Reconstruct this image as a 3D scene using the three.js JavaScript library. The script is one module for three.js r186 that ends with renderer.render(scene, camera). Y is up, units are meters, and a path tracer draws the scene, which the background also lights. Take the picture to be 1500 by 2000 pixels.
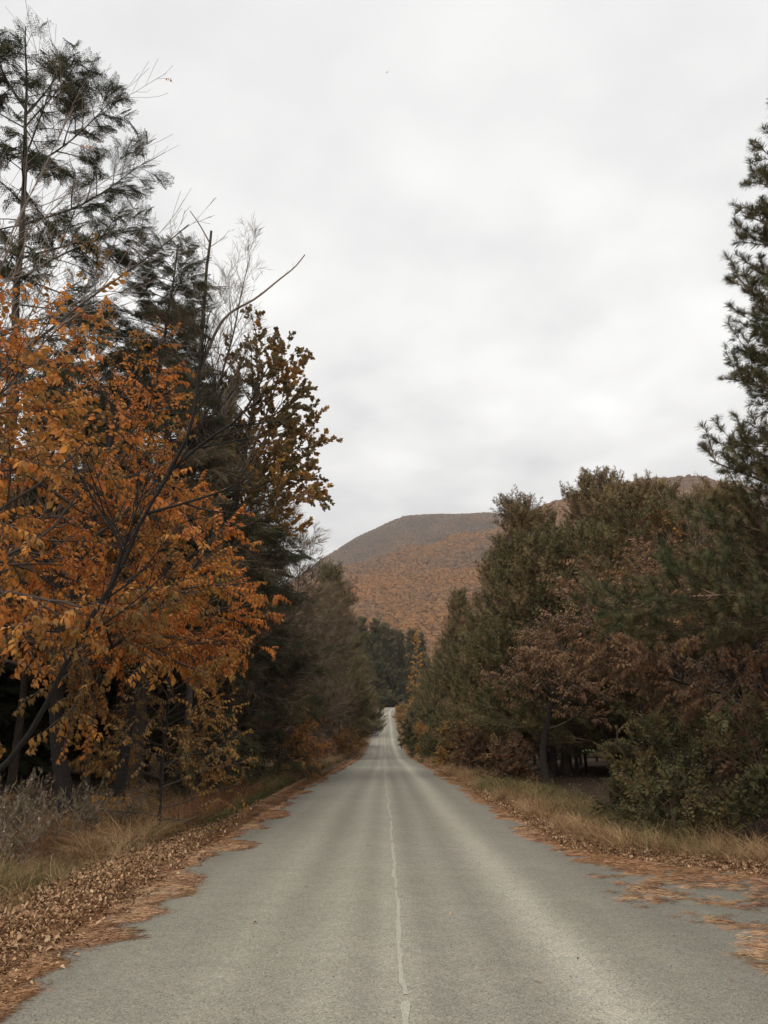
import * as THREE from 'three';
import { ImprovedNoise } from 'three/addons/math/ImprovedNoise.js';
import { mergeGeometries } from 'three/addons/utils/BufferGeometryUtils.js';

// ------------------------------------------------------------------ camera, sky, sun, exposure
const scene = new THREE.Scene();
const camera = new THREE.PerspectiveCamera(67, 768 / 1024, 0.1, 8000);
camera.position.set(0, 1.6, 0);
camera.rotation.set(THREE.MathUtils.degToRad(16.235), 0, 0);
const renderer = new THREE.WebGLRenderer();
renderer.toneMapping = THREE.LinearToneMapping;
renderer.toneMappingExposure = 1.0;
renderer.shadowMap.enabled = true;

const PN = new ImprovedNoise();
const noise = (x, y = 0, z = 0) => PN.noise(x + 31.7, y + 11.3, z + 5.9);
const fbm = (x, y, z, o = 4) => { let s = 0, a = 0.5, f = 1; for (let i = 0; i < o; i++) { s += a * noise(x * f, y * f, z * f); a *= 0.5; f *= 2.03; } return s; };
const clamp = (x, a = 0, b = 1) => Math.min(b, Math.max(a, x));
const smooth = (a, b, x) => { const t = clamp((x - a) / (b - a)); return t * t * (3 - 2 * t); };
const lerp = (a, b, t) => a + (b - a) * t;
function table(rows) {                                  // smooth interpolation through [x, y] rows
  return (x) => {
    const n = rows.length;
    if (x <= rows[0][0]) return rows[0][1];
    if (x >= rows[n - 1][0]) return rows[n - 1][1];
    let i = 0; while (x > rows[i + 1][0]) i++;
    const [x0, y0] = rows[i], [x1, y1] = rows[i + 1];
    const m = (j) => (j <= 0 || j >= n - 1) ? 0 : (rows[j + 1][1] - rows[j - 1][1]) / (rows[j + 1][0] - rows[j - 1][0]);
    const h = x1 - x0, t = (x - x0) / h, t2 = t * t, t3 = t2 * t;
    return (2 * t3 - 3 * t2 + 1) * y0 + (t3 - 2 * t2 + t) * h * m(i) + (-2 * t3 + 3 * t2) * y1 + (t3 - t2) * h * m(i + 1);
  };
}
function rng(seed) { let a = seed >>> 0; return () => { a = (a + 0x6D2B79F5) | 0; let t = Math.imul(a ^ (a >>> 15), 1 | a); t = (t + Math.imul(t ^ (t >>> 7), 61 | t)) ^ t; return ((t ^ (t >>> 14)) >>> 0) / 4294967296; }; }

{ // overcast sky: one even cloud deck, a little brighter overhead
  const W = 2048, H = 1024, d = new Float32Array(W * H * 4);
  for (let j = 0; j < H; j++) for (let i = 0; i < W; i++) {
    const el = ((j + 0.5) / H - 0.5) * Math.PI, az = ((i + 0.5) / W - 0.5) * 2 * Math.PI;
    const y = Math.sin(el), x = Math.cos(el) * Math.cos(az), z = Math.cos(el) * Math.sin(az);
    const k = 1 / (Math.max(y, 0) + 0.22);
    const n1 = fbm(x * k * 1.1 + 3.1, 1.7, z * k * 1.1, 4), n2 = fbm(x * k * 4.2 - 7, 8.3, z * k * 4.6 + 2, 6);
    let L = 0.93 + 0.26 * n1 + 0.34 * n2 * smooth(1.2, 0.2, y) + 0.2 * smooth(0.7, 1.0, y);
    if (y < 0) L = 0.85;
    const o = (j * W + i) * 4, b = 1 + 0.022 * clamp(0.9 - L, -0.3, 0.3) * 4;
    d[o] = L * 0.998; d[o + 1] = L * 0.997; d[o + 2] = L * (1.0 + (b - 1)) * 1.0; d[o + 3] = 1;
  }
  const t = new THREE.DataTexture(d, W, H, THREE.RGBAFormat, THREE.FloatType);
  t.mapping = THREE.EquirectangularReflectionMapping; t.magFilter = THREE.LinearFilter; t.minFilter = THREE.LinearFilter; t.needsUpdate = true;
  scene.background = t; scene.environment = t;
}
const sun = new THREE.DirectionalLight(new THREE.Color(1.0, 0.955, 0.89), 1.45);
sun.position.set(-22, 62, 34); sun.target.position.set(0, 0, -20);
sun.castShadow = true; sun.shadow.radius = 40; sun.shadow.mapSize.set(4096, 4096);
Object.assign(sun.shadow.camera, { left: -70, right: 70, top: 120, bottom: -80, near: 1, far: 320 });
scene.add(sun, sun.target);
scene.fog = new THREE.FogExp2(new THREE.Color(0.92, 0.90, 0.88), 0.00013);

// ------------------------------------------------------------------ helpers
const V = (x, y, z) => new THREE.Vector3(x, y, z);
const C = (r, g, b) => new THREE.Color().setRGB(r, g, b);
const taken = {};
function numbered(n) { taken[n] = (taken[n] ?? -1) + 1; return taken[n] ? `${n}_${String(taken[n]).padStart(3, '0')}` : n; }
function tag(o, label, category, group, kind) { o.userData.label = label; if (category) o.userData.category = category; if (group) o.userData.group = group; if (kind) o.userData.kind = kind; return o; }
function shadows(o) { o.traverse((c) => { if (c.isMesh) { c.castShadow = true; c.receiveShadow = true; } }); return o; }
function part(name, geo, mat, parent) { const m = new THREE.Mesh(geo, mat); m.name = name; m.castShadow = m.receiveShadow = true; parent.add(m); return m; }
function stuffPart(m) { m.userData.kind = 'stuff'; return m; }

// ---- textures
function tex(W, H, fn, srgb = true, repeat) {
  const a = new Uint8Array(W * H * 4);
  for (let j = 0; j < H; j++) for (let i = 0; i < W; i++) { const c = fn(i, j), o = (j * W + i) * 4; a[o] = c[0]; a[o + 1] = c[1]; a[o + 2] = c[2]; a[o + 3] = 255; }
  const t = new THREE.DataTexture(a, W, H); t.wrapS = t.wrapT = THREE.RepeatWrapping; t.magFilter = t.minFilter = THREE.LinearFilter;
  if (srgb) t.colorSpace = THREE.SRGBColorSpace;
  if (repeat) t.repeat.set(...repeat);
  t.needsUpdate = true; return t;
}
function lattice(W, H, cells, seed) {                    // tileable value noise
  const r = rng(seed), n = Math.round(cells), m = Math.round(cells * H / W), g = new Float32Array(n * m); for (let i = 0; i < g.length; i++) g[i] = r();
  return (i, j) => { const x = i / W * n, y = j / H * m, a = Math.floor(x), b = Math.floor(y), u = x - a, v = y - b, su = u * u * (3 - 2 * u), sv = v * v * (3 - 2 * v); const q = (p, s) => g[((s + m) % m) * n + (p + n) % n]; return lerp(lerp(q(a, b), q(a + 1, b), su), lerp(q(a, b + 1), q(a + 1, b + 1), su), sv); };
}
// weathered chip-seal: pale binder, dark pits, pale and dark stones
const roadTex = (() => {
  const W = 1024, r = rng(5), a = lattice(W, W, 256, 1), b = lattice(W, W, 110, 2), c = lattice(W, W, 24, 3), d = lattice(W, W, 7, 4), px = new Float32Array(W * W);
  for (let i = 0; i < W * W; i++) px[i] = (r() - 0.5) * 0.10;
  for (let k = 0; k < 30000; k++) { const x = (r() * W) | 0, y = (r() * W) | 0, s = r() < 0.6 ? -1 : 1, v = s * (0.10 + r() * 0.30), q = 1 + (r() * r() * 4.5 | 0); for (let u = 0; u < q; u++) for (let w = 0; w < q; w++) px[((y + w) % W) * W + (x + u) % W] += v; }
  const h = (i, j) => 0.82 + px[j * W + i] * 1.15 + (a(i, j) - 0.5) * 0.24 + (b(i, j) - 0.5) * 0.08 + (c(i, j) - 0.5) * 0.04 + (d(i, j) - 0.5) * 0.03;
  return { map: tex(W, W, (i, j) => { const v = clamp(h(i, j)) * 255, w = 1 + (c(i, j) - 0.5) * 0.018; return [Math.min(255, v * w), v * 0.993, v * 0.965 * (2 - w)]; }), bump: tex(W, W, (i, j) => { const v = clamp(h(i, j)) * 255; return [v, v, v]; }, false) };
})();
const barkTex = (() => {
  const W = 256, H = 512, a = lattice(W, H, 34, 11), b = lattice(W, H, 12, 12), c = lattice(W, H, 70, 13);
  const f = (i, j) => clamp(0.28 + 0.5 * Math.abs(a(i, (j / 5) | 0) - 0.5) * 2 + 0.25 * b(i, j) + 0.25 * (c(i, j) - 0.5));
  return { map: tex(W, H, (i, j) => { const v = f(i, j) * 130 + 95; return [v, v, v]; }), bump: tex(W, H, (i, j) => { const v = f(i, j) * 255; return [v, v, v]; }, false) };
})();
const soilTex = (() => {
  const W = 1024, a = lattice(W, W, 200, 21), b = lattice(W, W, 64, 22), c = lattice(W, W, 12, 23), e = lattice(W, W, 400, 24);
  return tex(W, W, (i, j) => { const v = 0.45 + (a(i, j) - 0.5) * 0.5 + (b(i, j) - 0.5) * 0.45 + (e(i, j) - 0.5) * 0.5, k = c(i, j); return [clamp(v * lerp(1.0, 0.9, k)) * 255, clamp(v * lerp(0.78, 0.8, k)) * 255, clamp(v * lerp(0.55, 0.62, k)) * 255]; });
})();

// ---- materials
const std = (o) => new THREE.MeshStandardMaterial({ roughness: 0.9, metalness: 0, ...o });
const bark = (r, g, b) => std({ color: C(r, g, b), map: barkTex.map, bumpMap: barkTex.bump, bumpScale: 0.012, roughness: 0.95 });
const twigM = (r, g, b) => std({ color: C(r, g, b), roughness: 0.9 });
const M = {
  barkDeep: bark(0.038, 0.028, 0.022), barkDark: bark(0.062, 0.046, 0.036), barkGrey: bark(0.20, 0.17, 0.145), barkBrown: bark(0.15, 0.108, 0.078), barkPale: bark(0.36, 0.31, 0.26),
  twigBrown: twigM(0.19, 0.125, 0.085), twigGrey: twigM(0.23, 0.18, 0.14), twigDark: twigM(0.07, 0.051, 0.040), twigPale: twigM(0.33, 0.27, 0.21),
  leaf: new THREE.MeshPhysicalMaterial({ color: 0xffffff, roughness: 0.85, transmission: 0.38, thickness: 0, side: THREE.DoubleSide, specularIntensity: 0.5 }),
  dry: new THREE.MeshPhysicalMaterial({ color: 0xffffff, side: THREE.DoubleSide, roughness: 0.95, specularIntensity: 0.3 }),
  needle: new THREE.MeshPhysicalMaterial({ color: 0xffffff, side: THREE.DoubleSide, roughness: 0.9, specularIntensity: 0.25 }),
};

// ---- small foliage geometries, grown along +Y with the face towards +Z
function buf(pos, idx, uv) { const g = new THREE.BufferGeometry(); g.setAttribute('position', new THREE.Float32BufferAttribute(pos, 3)); if (uv) g.setAttribute('uv', new THREE.Float32BufferAttribute(uv, 2)); g.setIndex(idx); g.computeVertexNormals(); return g; }
function leafGeo(L, W, droop = 0.35, fold = 0.25, prof = [0, 0.62, 1, 0.78, 0.3, 0]) {
  const pos = [], idx = [], n = prof.length - 1; let y = 0, z = 0;
  for (let i = 0; i <= n; i++) {
    const a = -droop * (i / n) * 2; if (i) { y += Math.cos(a) * L / n; z += Math.sin(a) * L / n; }
    const w = prof[i] * W / 2; pos.push(-w, y, z + w * fold, 0, y, z, w, y, z + w * fold);
    if (i) { const b = 3 * i, p = b - 3; idx.push(p, p + 1, b + 1, p, b + 1, b, p + 1, p + 2, b + 2, p + 1, b + 2, b + 1); }
  }
  return buf(pos, idx);
}
function placedMatrix(p, e, s = 1) { return new THREE.Matrix4().compose(p, new THREE.Quaternion().setFromEuler(e), V(s, s, s)); }
function sprigMatrices(n, L, seed, droop = 0.5) {         // leaves alternate in a flat spray
  const r = rng(seed), out = [];
  for (let i = 0; i < n; i++) {
    const t = (i + 0.4) / n, side = i % 2 ? 1 : -1, last = i === n - 1;
    out.push(placedMatrix(V(side * 0.004, t * L, -0.05 * t * t * L), new THREE.Euler(-droop * (0.5 + r()), (r() - 0.5) * 0.7 + side * 0.25, last ? (r() - 0.5) * 0.3 : -side * (0.75 + r() * 0.35), 'ZXY'), 0.5 + r() * 0.7));
  }
  return out;
}
const merge = (gs) => { const g = mergeGeometries(gs.map((q) => q.index ? q : q), false); return g; };
function sprigGeo(leaf, mats) { return merge(mats.map((m) => leaf.clone().applyMatrix4(m))); }
function clusterGeo(leaf, n, seed, spread = 1.0, back = 0.06) { // leaves all round a shoot tip
  const r = rng(seed), gs = [];
  for (let i = 0; i < n; i++) { const az = i * 2.4 + r(), q = new THREE.Matrix4().makeRotationY(az).multiply(placedMatrix(V(0, -back * r(), 0), new THREE.Euler(spread * (0.4 + 0.8 * r()), (r() - 0.5) * 1.2, 0), 0.7 + 0.5 * r())); gs.push(leaf.clone().applyMatrix4(q)); }
  return merge(gs);
}
function needles(list) {                                 // [base, direction, length, width] slivers
  const pos = [], idx = []; let k = 0; const s = V(0, 0, 0), up = V(0.31, 0.9, 0.2);
  for (const [p, d, L, w] of list) { s.crossVectors(d, up).normalize().multiplyScalar(w / 2); pos.push(p.x - s.x, p.y - s.y, p.z - s.z, p.x + s.x, p.y + s.y, p.z + s.z, p.x + d.x * L * 0.6 + s.x, p.y + d.y * L * 0.6 + s.y, p.z + d.z * L * 0.6 + s.z, p.x + d.x * L, p.y + d.y * L - L * 0.06, p.z + d.z * L); idx.push(k, k + 1, k + 2, k, k + 2, k + 3); k += 4; }
  return buf(pos, idx);
}
const dirOf = (el, az) => V(Math.cos(el) * Math.cos(az), Math.sin(el), Math.cos(el) * Math.sin(az));
function tuftGeo(n, L, w, seed, lo = 0.35, hi = 1.25) { const r = rng(seed), l = []; for (let i = 0; i < n; i++) l.push([V(0, -0.05 * r(), 0), dirOf(lerp(lo, hi, r()), r() * 6.283), L * (0.75 + 0.4 * r()), w]); return needles(l); }
function pineClump(nT, len, nN, L, w, seed) {            // a branchlet with tufts along it
  const r = rng(seed), l = [];
  for (let t = 0; t < nT; t++) {
    const k = (t + 0.5) / nT, c = V((r() - 0.5) * 0.5 * len * (1 - 0.5 * k), k * len, (r() - 0.2) * 0.3 * len), ax = V((c.x / len) * 1.4 + (r() - 0.5) * 0.5, 0.8, 0.5 + r() * 0.4).normalize();
    for (let i = 0; i < nN; i++) { const d = dirOf(Math.asin(r() * 2 - 1), r() * 6.283).multiplyScalar(0.75).add(ax).normalize(); l.push([c, d, L * (0.7 + 0.5 * r()), w]); }
  }
  return needles(l);
}
function hemlockSpray(len, nSide, L, w, seed) {          // flat, feathery, drooping at the tip
  const r = rng(seed), l = [];
  for (let i = 0; i < nSide; i++) {
    const t = (i + 0.5) / nSide, side = i % 2 ? 1 : -1, base = V(0, t * len, -0.14 * t * t * len), sl = len * 0.42 * (1 - 0.75 * t) + 0.03, sd = V(side * 0.8, 0.6, -0.12 - 0.25 * r()).normalize();
    const m = Math.max(3, Math.round(sl / 0.035));
    for (let k = 0; k < m; k++) { const p = base.clone().addScaledVector(sd, sl * (k + 0.5) / m); for (const q of [-1, 1]) { const d = sd.clone().multiplyScalar(0.75).add(V(q * sd.y * 0.8, -q * sd.x * 0.8, (r() - 0.5) * 0.6)).normalize(); l.push([p, d, L * (0.7 + 0.5 * r()), w]); } }
  }
  return needles(l);
}
function twigFan(n, L, w, seed) { const r = rng(seed), l = []; for (let i = 0; i < n; i++) { const t = r() * 0.5, d = V((r() - 0.5) * 1.1, 1, (r() - 0.5) * 1.1).normalize(); l.push([V(0, t * L * 0.6, 0), d, L * (0.45 + 0.55 * r()), w]); } l.push([V(0, 0, 0), V(0, 1, 0), L, w * 1.4]); return needles(l); }
const LG = {
  beech: leafGeo(0.112, 0.06, 0.42, 0.22, [0, 0.6, 1, 0.86, 0.42, 0.05]),
  beechFar: leafGeo(0.108, 0.06, 0.4, 0.2, [0, 0.95, 0.6, 0]),
  oak: leafGeo(0.13, 0.075, 0.3, 0.3, [0, 0.5, 0.85, 1, 0.4]),
  small: leafGeo(0.075, 0.045, 0.3, 0.25, [0, 0.9, 0.75, 0]),
};
const sprigMats = sprigMatrices(6, 0.26, 7);
const FG = {
  beech: sprigGeo(LG.beech, sprigMats), beechFar: sprigGeo(LG.beechFar, sprigMatrices(7, 0.3, 9)),
  oak: clusterGeo(LG.oak, 7, 3), oakB: clusterGeo(LG.oak, 6, 8, 1.3),
  small: sprigGeo(LG.small, sprigMatrices(8, 0.24, 12, 0.35)), smallCluster: clusterGeo(LG.small, 9, 5, 1.2, 0.14),
  tuft: tuftGeo(40, 0.13, 0.0046, 2), tuftB: tuftGeo(36, 0.12, 0.0048, 6, 0.1, 1.2),
  clump: pineClump(8, 0.5, 16, 0.13, 0.0085, 4), clumpB: pineClump(7, 0.42, 15, 0.13, 0.009, 14),
  clumpFar: pineClump(7, 0.9, 12, 0.26, 0.028, 24),
  spray: hemlockSpray(0.30, 12, 0.036, 0.012, 3), sprayB: hemlockSpray(0.24, 11, 0.034, 0.012, 13), twigFan: twigFan(11, 0.6, 0.0075, 4), twigFine: twigFan(9, 0.55, 0.005, 6), sprayFar: hemlockSpray(0.6, 14, 0.075, 0.03, 5),
};

// ---- wood: tubes along grown paths
class Wood {
  constructor() { this.p = []; this.n = []; this.u = []; this.i = []; }
  tube(pts, rad, sides) {
    const base = this.p.length / 3, N = pts.length, t = V(0, 0, 0), a = V(0, 0, 0), b = V(0, 0, 0); let len = 0;
    for (let k = 0; k < N; k++) {
      t.subVectors(pts[Math.min(N - 1, k + 1)], pts[Math.max(0, k - 1)]).normalize();
      if (!k) { a.set(1, 0, 0); if (Math.abs(t.x) > 0.8) a.set(0, 0, 1); }
      a.addScaledVector(t, -a.dot(t)).normalize(); b.crossVectors(t, a);
      if (k) len += pts[k].distanceTo(pts[k - 1]);
      const r = rad[k];
      for (let s = 0; s <= sides; s++) {
        const f = s / sides * 6.28319, x = Math.cos(f), y = Math.sin(f), nx = a.x * x + b.x * y, ny = a.y * x + b.y * y, nz = a.z * x + b.z * y;
        this.p.push(pts[k].x + nx * r, pts[k].y + ny * r, pts[k].z + nz * r); this.n.push(nx, ny, nz); this.u.push(s / sides * Math.max(0.25, 6.28 * rad[0]) * 1.6, len * 0.8);
        if (k && s < sides) { const q = base + k * (sides + 1) + s, o = q - sides - 1; this.i.push(o, o + 1, q, o + 1, q + 1, q); }
      }
    }
  }
  geo() { const g = new THREE.BufferGeometry(); g.setAttribute('position', new THREE.Float32BufferAttribute(this.p, 3)); g.setAttribute('normal', new THREE.Float32BufferAttribute(this.n, 3)); g.setAttribute('uv', new THREE.Float32BufferAttribute(this.u, 2)); g.setIndex(this.i); return g; }
  get empty() { return !this.i.length; }
}
const perp = (d, r) => { const v = V(r() - 0.5, r() - 0.5, r() - 0.5); v.addScaledVector(d, -v.dot(d)); return v.lengthSq() < 1e-6 ? V(d.y, -d.x, 0.01).normalize() : v.normalize(); };
// lv[k]: seg, wob, up, kids per metre, ang, ratio, start, flat, sides, tip, leaf step (last levels)
function growFrom(W, pts, rad, dir, lev, lv, r, out, L) {
  const q = lv[lev];
  if (!q.hidden) W.tube(pts, rad, q.sides);
  if (q.leaf) {
    const n = Math.max(1, Math.round(L * (1 - q.leafFrom) / q.leaf));
    for (let k = 0; k < n; k++) { const t = q.leafFrom + (1 - q.leafFrom) * (k + 0.3 + 0.6 * r()) / n, f = t * (pts.length - 1), i = Math.min(pts.length - 2, f | 0); out.push([pts[i].clone().lerp(pts[i + 1], f - i), pts[i + 1].clone().sub(pts[i]).normalize(), t]); }
  }
  const c = lv[lev + 1];
  if (!c || !q.kids) return;
  const n = Math.floor(q.kids * L * (1 - q.start) + r());
  let side = r() < 0.5 ? 1 : -1;
  for (let k = 0; k < n; k++) {
    const t = q.start + (1 - q.start) * (k + r()) / n, f = Math.min(t, 0.985) * (pts.length - 1), i = Math.min(pts.length - 2, f | 0), p = pts[i].clone().lerp(pts[i + 1], f - i), d = pts[i + 1].clone().sub(pts[i]).normalize();
    let s = perp(d, r);
    if (q.flat) { side = -side; const h = V(-d.z, 0, d.x); if (h.lengthSq() > 0.01) s.lerp(h.normalize().multiplyScalar(side), q.flat).normalize(); }
    const a = q.ang * (0.75 + 0.5 * r()), cd = d.clone().multiplyScalar(Math.cos(a)).addScaledVector(s, Math.sin(a)).normalize();
    const cl = Math.max(c.min || 0.08, L * q.ratio * (1 - (q.shrink ?? 0.65) * t) * (0.6 + 0.7 * r())), cr = Math.max(c.rmin || 0.003, Math.min(lerp(rad[i], rad[i + 1], f - i) * 0.75, cl * 0.02 + 0.002));
    grow(W, p, cd, cl, cr, lev + 1, lv, r, out);
  }
}
function grow(W, p, d, L, r0, lev, lv, r, out) {
  const q = lv[lev], n = Math.max(2, Math.round(L / q.seg)), pts = [p.clone()], rad = [r0], c = p.clone(), e = d.clone();
  for (let k = 1; k <= n; k++) {
    e.x += (r() - 0.5) * q.wob; e.y += (r() - 0.5) * q.wob + q.up / n; e.z += (r() - 0.5) * q.wob; e.normalize();
    c.addScaledVector(e, L / n); pts.push(c.clone()); rad.push(Math.max(q.rmin || 0.0025, lerp(r0, r0 * (q.tip ?? 0.35), k / n)));
  }
  growFrom(W, pts, rad, d, lev, lv, r, out, L);
}
function spline(ctrl, step) { const c = new THREE.CatmullRomCurve3(ctrl.map((p) => V(...p))), L = c.getLength(), n = Math.max(3, Math.round(L / step)); return [c.getSpacedPoints(n), L]; }

// trunk path with slight waves, radius tapering and a flare at the foot
function trunkOf(W, ctrl, r0, r1, r, sides = 9) {
  const [pts, L] = spline(ctrl, 0.45), n = pts.length - 1, ph = r() * 9;
  pts.forEach((p, i) => { if (i) { p.x += 0.02 * Math.sin(i * 0.9 + ph) * Math.min(1, i / 4); p.z += 0.02 * Math.cos(i * 0.7 + ph) * Math.min(1, i / 4); } });
  const rad = pts.map((p, i) => lerp(r0, r1, Math.pow(i / n, 0.85)) * (1 + 0.45 * Math.exp(-i * 0.45 / (r0 * 3))));
  W.tube(pts, rad, sides);
  return { pts, rad, L, at: (t) => { const f = clamp(t, 0, 0.9999) * n, i = f | 0; return [pts[i].clone().lerp(pts[i + 1], f - i), lerp(rad[i], rad[i + 1], f - i), pts[i + 1].clone().sub(pts[i]).normalize()]; } };
}

// foliage: an InstancedMesh on leaf points; nearest sprigs of the closest trees become single leaves
const basis = new THREE.Matrix4(), X = V(0, 0, 0), Y = V(0, 0, 0), Z = V(0, 0, 0);
function frame(p, d, up, roll, s, tilt, r) {
  Y.copy(d); Z.copy(up).addScaledVector(Y, -Y.dot(up)); if (Z.lengthSq() < 1e-4) Z.set(1, 0, 0).addScaledVector(Y, -Y.x); Z.normalize();
  X.crossVectors(Y, Z).normalize();
  if (roll) { const c = Math.cos(roll), q = Math.sin(roll), x = X.clone(); X.multiplyScalar(c).addScaledVector(Z, q); Z.multiplyScalar(c).addScaledVector(x, -q); }
  return new THREE.Matrix4().makeBasis(X.clone().multiplyScalar(s), Y.clone().multiplyScalar(s), Z.clone().multiplyScalar(s)).setPosition(p);
}
const UP = V(0, 1, 0);
function foliage(root, pts, o, r) {
  // o: geo (one or two), mat, size, flat (keep face up), palette(p, r) -> Color, keep
  const use = pts.filter(() => r() < (o.keep ?? 1)), geos = Array.isArray(o.geo) ? o.geo : [o.geo], lists = geos.map(() => []);
  let singles = new Set();
  if (o.singles) { const w = use.map((q, i) => { const x = q[0].x + root.position.x, y = q[0].y + root.position.y, z = -(q[0].z + root.position.z), dep = z * 0.96 + (y - 1.6) * 0.28; return [Math.abs(x / dep) < 0.48 ? dep + r() * 1.2 : 999, i]; }).sort((a, b) => a[0] - b[0]); for (let i = 0; i < Math.min(o.singles, w.length); i++) singles.add(w[i][1]); }
  use.forEach((q, i) => {
    const s = o.size * (0.75 + 0.5 * r()), d = q[1].clone(); if (o.sag) { d.y -= o.sag; d.normalize(); } if (o.spread) { d.x += (r() - 0.5) * o.spread; d.y += (r() - 0.5) * o.spread + (o.lift || 0); d.z += (r() - 0.5) * o.spread; d.normalize(); }
    const m = frame(q[0], d, UP, o.flat ? (r() - 0.5) * o.flat : r() * 6.28, s), col = o.color(q[0], r, q[2]);
    if (singles.has(i)) for (const lm of sprigMats) { const l = new THREE.Mesh(LG.beech, leafMat(col)); l.name = 'leaf'; l.matrixAutoUpdate = true; new THREE.Matrix4().multiplyMatrices(m, lm).decompose(l.position, l.quaternion, l.scale); root.add(l); }
    else lists[(r() * geos.length) | 0].push([m, col]);
  });
  lists.forEach((l, k) => {
    if (!l.length) return;
    const im = new THREE.InstancedMesh(geos[k], o.mat, l.length); im.name = 'crown'; im.userData.kind = 'stuff';
    l.forEach(([m, c], i) => { im.setMatrixAt(i, m); im.setColorAt(i, c); });
    root.add(im);
  });
}
const leafMats = new Map();
function leafMat(c) { const k = [c.r, c.g, c.b].map((v) => Math.round(Math.pow(v, 0.45) * 14)).join(); if (!leafMats.has(k)) { const m = M.leaf.clone(); m.color.copy(c); leafMats.set(k, m); } return leafMats.get(k); }
const pal = (list, jit = 0.18, patch = 0) => (p, r) => { // tone varies tree-wide in patches and leaf by leaf
  let t = r(); if (patch) t = clamp(0.5 + 1.5 * noise(p.x * patch, p.y * patch, p.z * patch) + (r() - 0.5) * 0.5, 0, 0.999);
  const c = list[Math.min(list.length - 1, (t * list.length) | 0)], k = 1 + (r() - 0.5) * 2 * jit; return C(c[0] * k, c[1] * k * (1 + (r() - 0.5) * jit * 0.6), c[2] * k);
};

// ------------------------------------------------------------------ terrain
const roadY = table([[-20, 0], [0, 0], [18, 0.0], [35, -0.03], [60, -0.22], [78, -0.34], [92, -0.24], [110, 0.2], [129, 0.81], [165, 3.9], [200, 7.1], [231, 9.7], [246, 10.3], [262, 9.6], [300, 8.5], [420, 14], [520, 26]]);
const roadX = (F) => F < 205 ? 0.16 : 0.16 + Math.pow((F - 205) / 30, 2) * 2.4;
const roadLeft = (F) => roadX(F) - 2.72 + 0.07 * noise(F * 0.5, 3.3);
const roadRight = (F) => roadX(F) + 2.62 + 0.08 * noise(F * 0.45, 9.1) + 2.7 * smooth(12.8, 8.5, F);
function groundY(x, F) {
  const dx = x < 0 ? roadLeft(F) - x : x - roadRight(F), b = roadY(F);
  if (dx < 0) return b - 0.03;
  const rough = smooth(0.4, 3, dx);
  let h = b - 0.015 + 0.05 * smooth(0, 0.5, dx) - 0.16 * smooth(0.4, 2.2, dx) + 0.28 * smooth(2.2, 5, dx) + rough * (0.16 * fbm(x * 0.22, 1.2, F * 0.22, 3) + 0.05 * noise(x * 1.3, 4, F * 1.3));
  h += 0.035 * Math.max(0, dx - 6) * (x < 0 ? 1 : 0.6);
  return h;
}
function sheet(name, xs, fs, yf, mat, uvScale, colorF) {
  const pos = [], uv = [], idx = [], col = [], n = xs.length;
  fs.forEach((F, j) => xs.forEach((xx, i) => {
    const x = typeof xx === 'function' ? xx(F) : xx; pos.push(x, yf(x, F), -F); uv.push(x / uvScale, F / uvScale);
    if (colorF) { const c = colorF(x, F); col.push(c.r, c.g, c.b); }
    if (i && j) { const a = j * n + i, b = a - 1, c = a - n, d = c - 1; idx.push(d, c, b, c, a, b); }
  }));
  const g = buf(pos, idx, uv); if (colorF) g.setAttribute('color', new THREE.Float32BufferAttribute(col, 3));
  const m = new THREE.Mesh(g, mat); m.name = name; m.receiveShadow = m.castShadow = true; return m;
}
const steps = (a, b, f) => { const o = [a]; while (o[o.length - 1] < b) o.push(o[o.length - 1] + f(o[o.length - 1])); return o; };
const groundF = steps(-14, 560, (F) => clamp(F * 0.018, 0.3, 7));
const side = steps(0, 420, (d) => clamp(0.1 + d * 0.09, 0.1, 22));
const groundX = [...side.map((d) => -2.4 - d).reverse(), -1, 1, ...side.map((d) => 2.4 + d)];
const ground = sheet('ground', groundX, groundF, groundY, std({ color: C(0.33, 0.26, 0.2), map: soilTex, bumpMap: soilTex, bumpScale: 0.03, roughness: 1 }), 2.3);
tag(ground, 'brown forest floor and road verge under fallen leaves', 'ground', null, 'structure'); scene.add(ground);

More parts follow.
